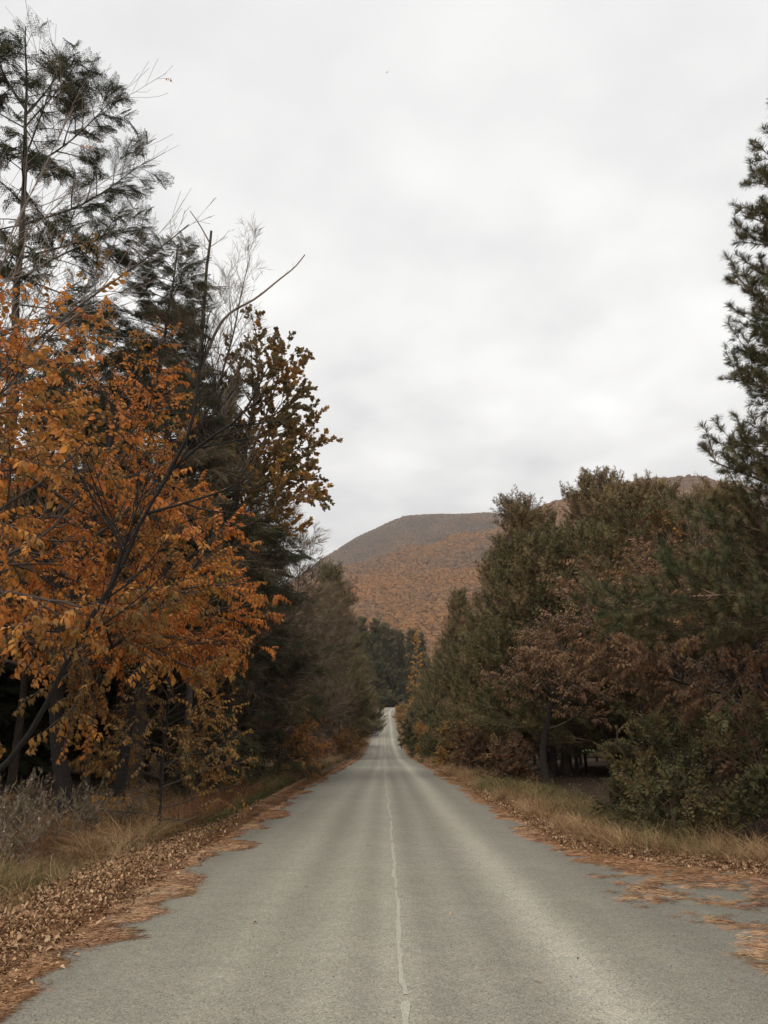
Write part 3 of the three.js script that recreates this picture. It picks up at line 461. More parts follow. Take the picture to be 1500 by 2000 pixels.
broadTree({ name: 'oak_tree', seed: 133, x: -6.3, F: 26.5, label: 'spreading oak with golden brown leaf clumps reaching over the road', trunk: [[0, 0, 0], [0.2, 4, 0], [0.7, 8, 0], [1.3, 11.5, 0.3], [1.7, 15.0, 0.4]], r0: 0.24, bark: M.barkBrown, twig: M.twigBrown, from: 0.52, limbs: 26, el: [0.05, 0.85], len: (t, az) => 3.7 * Math.pow(1 - 0.75 * t, 0.5), lv: [LV.oak[0], { ...LV.oak[1], leaf: 0.09 }, { ...LV.oak[2], leaf: 0.055 }],
  extra: [{ r0: 0.08, path: [[0.7, 8.5, 0], [2.4, 10.9, 0.3], [3.9, 12.3, 0.3]] }, { r0: 0.07, path: [[1.0, 10, 0], [2.2, 12.6, 0], [3.1, 14.0, 0]] }, { r0: 0.06, path: [[0.8, 9, 0], [2.6, 10.6, 0.5], [3.7, 11.3, 0.8]] }, { r0: 0.06, path: [[1.3, 11, 0], [2.2, 13.8, 0.2], [2.5, 15.6, 0.2]] }, { r0: 0.06, path: [[1.0, 10, 0], [2.6, 12.0, -0.5], [3.5, 13.2, -0.6]] }],
  fol: { geo: [FG.oak, FG.oakB], mat: M.leaf, size: 0.9, spread: 1.2, color: pal(OAKGOLD, 0.25, 0.5) } });
conifer({ name: 'hemlock_tree', seed: 134, x: -6.6, F: 33, label: 'dark hemlock under the oak with boughs above the bare brush', h: 15.5, r0: 0.2, from: 0.12, step: 0.8, per: 5, el: [-0.15, 0.5], len: (u) => 4.2 * Math.pow(1 - u, 0.7) + 0.2, lv: LV.hemlockFar, split: true, twig: M.twigDark, fol: { geo: [FG.spray, FG.sprayB], mat: M.needle, size: 2.0, flat: 1.4, spread: 0.4, sag: 0.1, color: pal(HEM, 0.25, 0.3) } });
// bare brush trees down the left side
const brushSpec = [
  [-6.2, 30, 9.5, 'bare grey-brown tree under the hemlock, nearest of the twiggy row', 140], [-5.5, 37, 11.5, 'tall bare brown tree with whippy twigs behind the nearest twiggy one', 141], [-5.7, 45, 12.5, 'bare brown tree in the middle of the twiggy row', 142],
  [-4.6, 55, 11.4, 'bare brown tree just in front of the left roadside pine', 143], [-4.4, 78, 12, 'bare brown tree past the left roadside pine', 144], [-4.5, 100, 11.5, 'farthest bare brown tree where the road starts to climb', 145]];
for (const [x, F, h, label, seed] of brushSpec) broadTree({ name: 'bare_tree', seed, x, F, label, h, r0: 0.09, lean: [0.3 + 0.5 * (seed % 3), 0.4 * (seed % 2)], bark: M.barkBrown, twig: seed % 2 ? M.twigBrown : M.twigGrey, from: F > 50 ? 0.24 : 0.1, limbs: 40, el: [0.35, 0.85], len: (t) => 3.4 * Math.pow(1 - 0.7 * t, 0.7), lv: LV.brush, fol: [{ geo: FG.twigFan, mat: M.dry, size: 1.2, spread: 0.9, color: pal(TWIGS, 0.25, 0.3) }, { geo: FG.beechFar, mat: M.leaf, size: 0.9, keep: 0.22, color: pal([...COPPER, ...OLIVE]) }] });
const pineL = conifer({ name: 'white_pine', seed: 150, x: -4.9, F: 70, label: 'green white pine standing tallest on the left roadside', h: 17.2, r0: 0.22, from: 0.2, step: 0.75, per: 5, el: [0.0, 0.7], len: (u) => 3.7 * Math.pow(1 - u, 0.65) + 0.3, lv: LV.pine, fol: { geo: [FG.clump, FG.clumpB], mat: M.needle, size: 1.5, spread: 0.4, lift: 0.15, color: pal(PINEWARM, 0.2, 0.25) } });
broadTree({ name: 'beech_sapling', seed: 160, x: -4.4, F: 34, label: 'pale orange beech sapling low beside the left road edge', category: 'sapling', h: 3.4, r0: 0.04, bark: M.barkDark, twig: M.twigDark, from: 0.1, limbs: 18, el: [0.0, 0.7], len: (t) => 2.0 * Math.sqrt(1 - 0.7 * t), lv: LV.beech, fol: folBeech([[0.5, 0.23, 0.07], [0.44, 0.22, 0.07], [0.34, 0.18, 0.06]], { geo: FG.beechFar, size: 1.1 }) });
broadTree({ name: 'maple_sapling', seed: 161, x: -4.9, F: 92, label: 'yellow leaved sapling low at the left road bend in the dip', category: 'sapling', h: 8, r0: 0.06, bark: M.barkDark, twig: M.twigDark, from: 0.15, limbs: 20, el: [0.1, 0.8], len: (t) => 2.4 * Math.sqrt(1 - 0.7 * t), lv: LV.beech, fol: folBeech([[0.42, 0.24, 0.04], [0.36, 0.2, 0.04]], { geo: FG.beechFar, size: 1.7 }) });
conifer({ name: 'hemlock_sapling', seed: 162, x: -5.0, F: 23, label: 'low dark green hemlock sapling beside the left verge', h: 2.6, r0: 0.05, from: 0.05, step: 0.25, per: 5, el: [0, 0.4], len: (u) => 1.3 * (1 - u) + 0.2, lv: LV.hemlock, twig: M.twigDark, fol: { geo: [FG.spray, FG.sprayB], mat: M.needle, size: 0.8, flat: 1, color: pal(HEM, 0.2) } });

// ================= right side of the road
conifer({ name: 'white_pine', seed: 200, x: 8.2, F: 12, label: 'near white pine with needle tufts towering at the right edge', h: 12.5, top: [0, 0], r0: 0.24, from: 0.2, step: 0.32, per: 6, el: [0.0, 0.7], len: (u) => 2.9 * Math.pow(1 - u, 0.36), skip: (u, az) => Math.cos(az) > 0.3, lv: LV.pineNear, split: true, twig: M.twigBrown,
  extra: [{ t: 0.27, to: [-4.6, 3.7, -1.4], bow: 0.2 }, { t: 0.24, to: [-3.4, 3.3, -2.6], bow: 0.25 }],
  fol: { geo: [FG.tuft, FG.tuftB], mat: M.needle, size: 1.0, spread: 0.35, lift: 0.12, color: pal([...PINE, PINEWARM[0], PINEWARM[2]], 0.2, 0.3) } });
const pineSpec = [
  [8.6, 42, 13.6, [-1.2, 0.3], 'white pine with upswept plumes leaning toward road', 210, 4.4], [10.9, 38, 13.6, [0.1, 0], 'white pine with spiky candle top, tallest of right cluster', 211, 5.0], [14.0, 38.5, 13.2, [0, 0], 'bushy topped white pine between the spiky one and the edge', 212, 5.0],
  [7.6, 34, 9.4, [-0.5, 0], 'young white pine in front of the leaning one, low and spreading', 215, 3.9], [10.6, 31, 10.2, [-0.3, 0], 'broad young white pine behind the copper oaks', 216, 4.6], [6.6, 50, 8.6, [-0.3, 0], 'young white pine left of the leaning one by the road', 217, 3.2],
  [16.6, 36.5, 12.4, [0, 0], 'white pine at the right end of the cluster', 213, 5.0], [9.4, 62, 15.8, [-0.3, 0], 'white pine behind the gnarled dead tree on the right roadside', 214, 3.9]];
const pines = pineSpec.map(([x, F, h, top, label, seed, len]) => conifer({ name: 'white_pine', seed, x, F, label, h, top, r0: 0.22, from: 0.1, step: 0.58, per: 6, el: [0.0, 1.0], len: (u) => len * Math.pow(1 - u, 0.5) + 0.25, lv: LV.pine, fol: { geo: [FG.clump, FG.clumpB], mat: M.needle, size: 1.2, spread: 0.6, lift: 0.2, color: pal(PINEWARM, 0.22, 0.25) } }));
broadTree({ name: 'dead_tree', seed: 220, x: 7.0, F: 57, label: 'pale gnarled dead tree in front of right roadside pines', category: 'dead tree', trunk: [[0, 0, 0], [-0.2, 3, 0], [0.3, 6, 0.1], [0.1, 8.2, 0], [0.5, 9.6, 0.1], [0.3, 11.2, 0]], r0: 0.1, bark: M.barkBrown, twig: M.twigPale, from: 0.5, limbs: 14, el: [0.3, 0.7], len: (t) => 1.9 - t, lv: [{ ...LV.oak[0], wob: 0.8, leaf: 0 }, { ...LV.oak[1], wob: 0.8, kids: 2, rmin: 0.012, leaf: 0 }, { ...LV.oak[2], rmin: 0.01, leaf: 0 }] });
// copper-leaved trees arching over the dark hollow
broadTree({ name: 'copper_oak', seed: 230, x: 5.6, F: 28, label: 'copper leaved oak whose dark trunk stands at the hollow', trunk: [[0, 0, 0], [-0.1, 1.2, 0], [0.3, 3.0, 0], [1.0, 5.2, 0]], r0: 0.15, bark: M.barkDark, twig: M.twigDark, from: 0.38, limbs: 20, el: [0.0, 0.7], len: (t) => 2.6 * Math.pow(1 - 0.7 * t, 0.6), lv: LV.oak, fol: folBeech(COPPER, { geo: FG.beechFar, size: 1.05, flat: 2, sag: 0.35, spread: 0.7 }) });
broadTree({ name: 'copper_oak', seed: 231, x: 9.2, F: 20.5, label: 'wide copper leaved oak with low limbs arching over hollow', trunk: [[0, 0, 0], [0.1, 2, 0], [-0.2, 3.2, 0], [-0.4, 4.8, 0]], r0: 0.17, bark: M.barkDark, twig: M.twigDark, from: 0.45, limbs: 26, el: [0.0, 0.5], len: (t) => 4.8 * Math.pow(1 - 0.6 * t, 0.6), lv: LV.oak, fol: folBeech(COPPER, { geo: FG.beechFar, size: 1.0, flat: 2, sag: 0.35, spread: 0.7 }) });
broadTree({ name: 'copper_oak', seed: 232, x: 9.4, F: 14.5, label: 'dark copper leaved young oak below the near pine', trunk: [[0, 0, 0], [-0.2, 1.8, 0], [-0.6, 3.6, 0]], r0: 0.09, bark: M.barkDark, twig: M.twigDark, from: 0.35, limbs: 16, el: [0.0, 0.5], len: (t) => 3.2 * Math.pow(1 - 0.7 * t, 0.6), lv: LV.beech, fol: folBeech(COPPER, { size: 0.9, sag: 0.3 }) });
broadTree({ name: 'amber_maple', seed: 233, x: 8.6, F: 17.5, label: 'thin maple with amber yellow leaves beside the near pine', trunk: [[0, 0, 0], [-0.2, 3, 0], [-0.8, 5.8, 0]], r0: 0.08, bark: M.barkDark, twig: M.twigDark, from: 0.5, limbs: 16, el: [0.1, 0.5], len: (t) => 2.0 * Math.pow(1 - 0.6 * t, 0.6), lv: LV.beech, fol: folBeech([[0.36, 0.17, 0.04], [0.40, 0.17, 0.035], [0.27, 0.13, 0.04], [0.2, 0.1, 0.04]], { size: 0.75, keep: 0.55 }) });
broadTree({ name: 'oak_tree', seed: 234, x: 10.5, F: 29, label: 'brown and olive leaved oak below the spiky white pine', trunk: [[0, 0, 0], [0.1, 3, 0], [0, 8.5, 0]], r0: 0.16, bark: M.barkDark, twig: M.twigBrown, from: 0.3, limbs: 26, el: [0.1, 0.8], len: (t) => 4.4 * Math.pow(1 - 0.7 * t, 0.6), lv: LV.oak, fol: { geo: [FG.oak, FG.oakB], mat: M.leaf, size: 1.05, spread: 0.6, color: pal([[0.15, 0.105, 0.04], [0.12, 0.095, 0.04], [0.18, 0.10, 0.04], [0.22, 0.13, 0.045]], 0.2, 0.4) } });
broadTree({ name: 'oak_tree', seed: 235, x: 6.9, F: 33, label: 'olive leaved oak below the leaning white pine', h: 8, r0: 0.14, bark: M.barkDark, twig: M.twigBrown, from: 0.2, limbs: 24, el: [0.1, 0.8], len: (t) => 3.3 * Math.pow(1 - 0.7 * t, 0.6), lv: LV.oak, fol: { geo: [FG.oak, FG.oakB], mat: M.leaf, size: 1.1, spread: 0.6, color: pal(OLIVE, 0.2, 0.4) } });
// shrubs
const shrubSpec = [
  [5.6, 15.8, 2.0, OLIVE, 'dark olive shrub at the front of the hollow', 240], [6.4, 13.6, 2.2, [...OLIVE, COPPER[1], COPPER[2]], 'big tangled dark green shrub beside the leaf strewn pull-off', 241], [7.0, 12.0, 2.3, OLIVE, 'dark green shrub at right edge behind the tan grass', 242], [4.9, 13.9, 1.3, OLIVE, 'dense low green shrub spilling onto the right verge grass', 251], [6.3, 17.2, 1.9, OLIVE, 'dark shrub filling the right side of the hollow', 252], [5.2, 17.8, 0.9, OLIVE, 'low yellow-green shrub at the mouth of the hollow', 243],
  [4.7, 30, 1.7, COPPER, 'rusty brown shrub left of the copper oak trunk', 244], [4.4, 37, 2.2, COPPER, 'rusty brown shrub on the right verge before the dip', 245], [4.2, 47, 2.6, OAKGOLD, 'golden brown shrub on the right verge at the dip', 246], [4.3, 60, 3.2, OLIVE, 'olive shrub on the right verge past the dip', 247],
  [-6.9, 13.2, 1.3, OCHRE, 'scrubby ochre shrub behind the grey weeds', 248], [-4.9, 27, 1.5, OLIVE, 'olive shrub beyond the low hemlock sapling on left verge', 249], [-4.4, 42, 1.8, COPPER, 'brown shrub by the left verge past the orange sapling', 250]];
for (const [x, F, h, list, label, seed] of shrubSpec) { const s = []; const r = rng(seed * 7); for (let i = 0; i < 6; i++) { const a = r() * 6.28, q = h * 0.45 * r(); s.push([[Math.cos(a) * 0.15, 0, Math.sin(a) * 0.15], [Math.cos(a) * q * 0.6, h * 0.5, Math.sin(a) * q * 0.6], [Math.cos(a) * q * 1.4, h * (0.7 + 0.3 * r()), Math.sin(a) * q * 1.4]]); }
  broadTree({ name: 'shrub', category: 'shrub', seed, x, F, label, stems: s, r0: 0.02, r1: 0.006, sides: 5, bark: M.twigBrown, twig: M.twigBrown, split: false, from: 0.05, limbs: 8, el: [-0.1, 0.8], len: (t) => h * 0.55 * (1 - 0.5 * t), lv: LV.shrub, fol: { geo: [FG.small, FG.smallCluster, FG.smallCluster], mat: M.leaf, size: F < 25 ? 1.25 : 1.6, spread: 0.5, keep: 0.9, color: pal(list, 0.25, 0.8) } }); }

const farShrubs = scene.children.filter((o) => o.userData.category === 'shrub');
const shrubBy = (t) => farShrubs.find((o) => o.userData.label.startsWith(t));
{ const r = rng(88), A = ['rusty brown shrub left', 'rusty brown shrub on', 'golden brown', 'olive shrub on the right'], LAB = ['brown roadside bush past the dip on the right of the road', 'brown roadside bush past the dip on the left of the road'];
  for (let i = 0; i < 22; i++) { const F = 66 + i * 6.2 + r() * 4; copyTree(shrubBy(A[(r() * 4) | 0]), roadRight(F) + 1.3 + r() * 1.0, F, r() * 6.28, 0.9 + 0.6 * r(), LAB[0], 'bushes along the far right roadside', 'roadside_bush'); }
  for (let i = 0; i < 18; i++) { const F = 60 + i * 7 + r() * 5; copyTree(shrubBy(A[(r() * 3) | 0]), roadLeft(F) - 1.7 - r() * 1.2, F, r() * 6.28, 0.8 + 0.6 * r(), LAB[1], 'bushes along the far left roadside', 'roadside_bush'); } }
// right roadside pines receding to the road's end
const farR = [[8.2, 82, 1.02, 'white pine half way along the right roadside'], [8.4, 102, 0.95, 'white pine in front of the yellow birch on right roadside'], [9.0, 126, 1.0, 'white pine where the right roadside starts to climb'], [8.9, 152, 0.8, 'small white pine near the top of the right roadside'], [10.4, 176, 0.7, 'smallest white pine beside the top of the road']];
farR.forEach(([x, F, s, label], i) => copyTree(pines[[7, 1, 2, 6, 7][i]], x, F, 1.3 * i + 0.7, s, label, null, 'white_pine'));
const farL = [[-5.6, 88, 0.85, 'white pine next after the tallest one on left roadside'], [-5.3, 112, 0.85, 'white pine half way up the left side of the climb'], [-5.3, 140, 0.9, 'white pine near the top of the left roadside'], [-5.3, 170, 0.9, 'white pine beside the road top on the left']];
farL.forEach(([x, F, s, label], i) => copyTree([pineL, pines[1], pines[2], pineL][i], x, F, 0.9 * i + 0.4, s, label, null, 'white_pine'));
broadTree({ name: 'birch_tree', seed: 260, x: 6.7, F: 160, label: 'slender bright yellow birch among far roadside pines', h: 20, r0: 0.14, bark: M.barkPale, twig: M.twigBrown, from: 0.1, limbs: 40, el: [0.3, 0.9], len: (t) => 2.6 * Math.pow(1 - 0.8 * t, 0.6), lv: [{ ...LV.beech[0], kids: 2.2 }, { ...LV.beech[1], kids: 0, leaf: 0.25, leafFrom: 0.1 }], fol: { geo: FG.smallCluster, mat: M.leaf, size: 4.5, spread: 0.6, color: pal([[0.45, 0.24, 0.05], [0.5, 0.26, 0.06], [0.36, 0.2, 0.05]], 0.2) } });
broadTree({ name: 'maple_sapling', seed: 261, x: 5.6, F: 138, label: 'small yellow sapling in front of the far yellow birch', category: 'sapling', h: 9, r0: 0.07, bark: M.barkPale, twig: M.twigBrown, from: 0.2, limbs: 26, el: [0.2, 0.8], len: (t) => 2.0 * Math.pow(1 - 0.7 * t, 0.6), lv: [{ ...LV.beech[0], kids: 2.2 }, { ...LV.beech[1], kids: 0, leaf: 0.25, leafFrom: 0.1 }], fol: { geo: FG.smallCluster, mat: M.leaf, size: 3.2, spread: 0.6, keep: 0.8, color: pal([[0.42, 0.25, 0.07], [0.36, 0.22, 0.07]], 0.2) } });

// dark pines closing the end of the road
const endPine = conifer({ name: 'dark_pine', seed: 270, x: 2.0, F: 268, label: 'tall dark pine in the stand closing the end of the road', group: 'dark pines at the end of the road', h: 27, r0: 0.28, from: 0.06, step: 1.0, per: 5, el: [0, 0.8], len: (u) => 4.0 * Math.pow(1 - u, 0.5) + 0.4, lv: LV.pineFar, fol: { geo: FG.clumpFar, mat: M.needle, size: 1.3, spread: 0.4, lift: 0.2, keep: 0.6, color: pal([[0.13, 0.118, 0.06], [0.16, 0.138, 0.068], [0.105, 0.098, 0.052], [0.19, 0.15, 0.078]], 0.25, 0.35) } });
{ const r = rng(9); [[-3, 262], [-7.5, 258], [5.5, 275], [-1, 278], [9.5, 270], [-10, 270], [3.5, 284], [13, 280], [-5.5, 282], [0.5, 270], [-12.5, 245], [-9, 230]].forEach(([x, F], i) => copyTree(endPine, x + roadX(F) * 0, F, r() * 6.28, 0.82 + 0.3 * r(), endPine.userData.label, endPine.userData.group, 'dark_pine')); }

// ---- woods behind the first rows, seen between them
const woodsHem = conifer({ name: 'wood_hemlock', seed: 300, x: -13, F: 30, label: 'dark hemlock deep in the left wood behind the roadside trees', group: 'hemlocks deep in the left wood', h: 17, r0: 0.2, from: 0.1, step: 0.75, per: 5, el: [-0.12, 0.5], len: (u) => 3.9 * Math.pow(1 - u, 0.65) + 0.2, lv: LV.hemlockWood, twig: M.twigDark, fol: { geo: FG.sprayFar, mat: M.needle, size: 1.2, flat: 1.2, sag: 0.1, color: pal(HEM, 0.25, 0.3) } });
const woodsBare = broadTree({ name: 'slim_tree', seed: 301, x: -10, F: 22, label: 'slim bare tree standing in the shade of the left wood', group: 'slim bare trees in the left wood', h: 12, r0: 0.12, bark: M.barkBrown, twig: M.twigBrown, from: 0.3, limbs: 22, el: [0.3, 0.9], len: (t) => 3.4 * Math.pow(1 - 0.7 * t, 0.7), lv: LV.brush, split: false });
{ const r = rng(31);
  for (let i = 0; i < 30; i++) { const F = 14 + i * 3.6 + r() * 4, x = -(9.5 + r() * 8 + (i % 3) * 3); copyTree(woodsHem, x, F, r() * 6.28, 0.6 + 0.35 * r(), woodsHem.userData.label, woodsHem.userData.group); }
  for (let i = 0; i < 16; i++) copyTree(woodsBare, -(8 + r() * 7), 15 + i * 4 + r() * 4, r() * 6.28, 0.6 + 0.5 * r(), woodsBare.userData.label, woodsBare.userData.group);
  const LR = 'dark hemlock deep in the right wood behind the copper oaks', GR = 'hemlocks deep in the right wood', TR = 'slim bare tree standing in the dark hollow of the right wood', GT = 'slim bare trees in the right wood';
  for (let i = 0; i < 26; i++) { const F = 20 + i * 3.4 + r() * 4, x = 12.5 + r() * 7 + (i % 3) * 3.5; copyTree(woodsHem, x, F, r() * 6.28, 0.42 + 0.2 * r(), LR, GR); }
  for (let i = 0; i < 14; i++) copyTree(woodsBare, 7.2 + r() * 7, 24 + i * 2.2 + r() * 4, r() * 6.28, 0.5 + 0.25 * r(), TR, GT); }

// ------------------------------------------------------------------ verge: needles, leaves, grass, weeds
function scatter(name, geos, mat, items, label, category, kind = 'stuff') { // items: [matrix, colour]
  const g = new THREE.Group(); g.name = numbered(name); tag(g, label, category, null, kind);
  geos.forEach((geo, k) => { const l = items.filter((_, i) => i % geos.length === k); if (!l.length) return; const im = new THREE.InstancedMesh(geo, mat, l.length); im.name = name; im.userData.kind = 'stuff'; l.forEach(([m, c], i) => { im.setMatrixAt(i, m); im.setColorAt(i, c); }); g.add(im); });
  scene.add(shadows(g)); return g;
}
const surfY = (x, F) => { const l = roadLeft(F), q = roadRight(F); return x > l && x < q ? roadY(F) + (Math.abs(x) < 2.9 ? 0.02 * (1 - Math.pow((x - roadX(F)) / 2.7, 2)) : 0) : groundY(x, F); };
{ // pine needles in drifts along both road edges
  const r = rng(50), bundle = (seed) => { const q = rng(seed), l = []; for (let i = 0; i < 22; i++) { const a = (q() - 0.5) * 2.2 + (q() < 0.5 ? Math.PI : 0); l.push([V((q() - 0.5) * 0.12, 0.002 + 0.012 * q(), (q() - 0.5) * 0.12), V(Math.cos(a), (q() - 0.35) * 0.12, Math.sin(a)).normalize(), 0.07 + 0.05 * q(), 0.0022]); } return needles(l); };
  const items = [], cols = pal([[0.35, 0.19, 0.098], [0.41, 0.23, 0.125], [0.26, 0.145, 0.082], [0.45, 0.275, 0.16]], 0.28, 0.9);
  const leftIn = (F) => -2.22 + 0.42 * Math.pow(Math.abs(noise(F * 0.62, 70)), 0.7) * (noise(F * 0.62, 70) > 0 ? 1 : -0.8) + 0.16 * noise(F * 2.3, 71) - 0.012 * Math.min(F, 25);
  const put = (x, F, s) => items.push([new THREE.Matrix4().compose(V(x, surfY(x, F) + 0.004, -F), new THREE.Quaternion().setFromEuler(new THREE.Euler(0, r() * 6.28, 0)), V(s, s, s)), cols(V(x, 0, F), r)]);
  for (let i = 0; i < 17000; i++) { const F = 4 + 34 * Math.pow(r(), 1.5), e = leftIn(F), x = e + 0.12 - r() * (e + 0.12 + 3.1), d = e - x, n = fbm(x * 2.2, 3, F * 1.3, 4); if (r() > smooth(-0.14, 0.22, d + n * 0.8) * (n > 0.12 && d > 0.1 ? 0.25 : 1)) continue; put(x, F, 0.55 + 0.55 * r()); }
  for (let i = 0; i < 24000; i++) { const F = 4 + 36 * Math.pow(r(), 1.35), wide = smooth(12.6, 8.5, F), in0 = 2.46 + 0.28 * noise(F * 0.55, 75) + 0.14 * noise(F * 2.1, 76) + 0.2 * wide, x = in0 - 0.1 + r() * (0.7 + 3.0 * wide), n = fbm(x * 1.3, 13, F * 1.1, 4), d = x - in0; if (r() > smooth(-0.1, 0.25, d + n * 0.7) * lerp(n > 0.14 ? 0.3 : 1, 0.85 * smooth(-0.12, 0.22, n + 0.16 * smooth(3.6, 5.4, x) + 0.12 * smooth(9, 12, F)), smooth(0.05, 0.5, wide))) continue; put(x, F, 0.55 + 0.55 * r()); }
  for (let i = 0; i < 4200; i++) { const F = 38 + 190 * Math.pow(r(), 1.4), sd = r() < 0.5 ? -1 : 1, e = sd < 0 ? roadLeft(F) + 0.25 + 0.15 * noise(F * 0.3, 79) : roadRight(F) - 0.2 - 0.15 * noise(F * 0.3, 80); put(e + sd * r() * 0.6, F, 1.2 + 0.009 * F * r()); }
  for (let i = 0; i < 30; i++) { const F = 4.5 + 14 * r(); put(-2.2 + 4.6 * r(), F, 0.22 + 0.12 * r()); }
  scatter('pine_needles', [bundle(1), bundle(2), bundle(3)], M.dry, items, 'rust coloured fallen pine needles drifted along both road edges', 'needles');
}
{ // dry fallen leaves
  const r = rng(60), geos = [leafGeo(0.085, 0.045, 0.6, 0.7, [0, 0.55, 0.95, 1, 0.6, 0.25, 0]), leafGeo(0.095, 0.05, -0.7, 0.6, [0, 0.35, 0.8, 1, 0.7, 0.3, 0]), leafGeo(0.07, 0.042, 0.95, -0.6, [0, 0.6, 1, 0.85, 0.4, 0]), leafGeo(0.1, 0.042, 0.45, 1.2, [0, 0.5, 0.9, 1, 0.6, 0.2, 0])];
  const TAN = [[0.42, 0.26, 0.145], [0.33, 0.195, 0.105], [0.24, 0.135, 0.07], [0.52, 0.35, 0.21], [0.17, 0.09, 0.045], [0.37, 0.22, 0.115]], cols = pal(TAN, 0.2), items = [];
  const put = (x, F, h, sc = 1) => { const s = sc * (0.34 + 0.7 * r() * r()), e = new THREE.Euler(-Math.PI / 2 + (r() - 0.5) * 1.5, (r() - 0.5) * 1.4, r() * 6.28, 'YXZ'); e.y = r() * 6.28; items.push([new THREE.Matrix4().compose(V(x, surfY(x, F) + 0.012 + h, -F), new THREE.Quaternion().setFromEuler(e), V(s, s, s)), cols(null, r), x, F]); };
  for (let i = 0; i < 42000; i++) { const F = 4.2 + 26 * Math.pow(r(), 1.6), c = -3.05 - 0.02 * F, w = 0.55 * smooth(32, 8, F) + 0.12, g = (r() + r() + r()) / 1.5 - 1; put(c + g * w * 1.5 + 0.1 * noise(F * 0.8, 90), F, 0.05 * r() * (1 - Math.abs(g))); }
  for (let i = 0; i < 30000; i++) { const F = 5 + 27 * Math.pow(r(), 1.3), wide = smooth(12.8, 8.6, F), c = 3.05 + 2.75 * wide, g = (r() + r() + r()) / 1.5 - 1; put(c + g * (0.5 + 0.5 * wide), F, 0.045 * r() * (1 - Math.abs(g))); }
  for (let i = 0; i < 14000; i++) { const F = 6 + 60 * r() * r(), sd = r() < 0.55 ? -1 : 1; put(sd * (3.4 + 9 * r()) + (sd > 0 ? 2 * smooth(12.8, 9, F) : 0), F, 0.01, 1.1); }
  for (let i = 0; i < 60; i++) { const F = 5 + 40 * r(); put(-2.3 + 4.7 * r(), F, 0, 0.6); }
  const g = scatter('fallen_leaves', geos, M.dry, items.filter((q) => q[4] !== 1 && !(q[2] < -2.2 && q[3] < 6.6 && q[3] > 4.6 && q[2] > -3.6)), 'dry tan leaves lying in drifts along the road verges', 'fallen leaves');
  const near = items.filter((q) => q[2] < -2.2 && q[3] < 6.6 && q[3] > 4.6 && q[2] > -3.6), keep = near.slice(0, 290), mats = TAN.map((c) => std({ color: C(...c), side: THREE.DoubleSide, roughness: 0.95 }));
  keep.forEach(([m], i) => { const l = new THREE.Mesh(geos[i % 4], mats[(i * 7) % 6]); l.name = 'leaf'; m.decompose(l.position, l.quaternion, l.scale); g.add(l); });
  if (near.length > 290) { const rest = near.slice(290), im = new THREE.InstancedMesh(geos[0], M.dry, rest.length); im.name = 'fallen_leaves'; im.userData.kind = 'stuff'; rest.forEach(([m, c], i) => { im.setMatrixAt(i, m); im.setColorAt(i, c); }); g.add(im); }
  shadows(g);
}
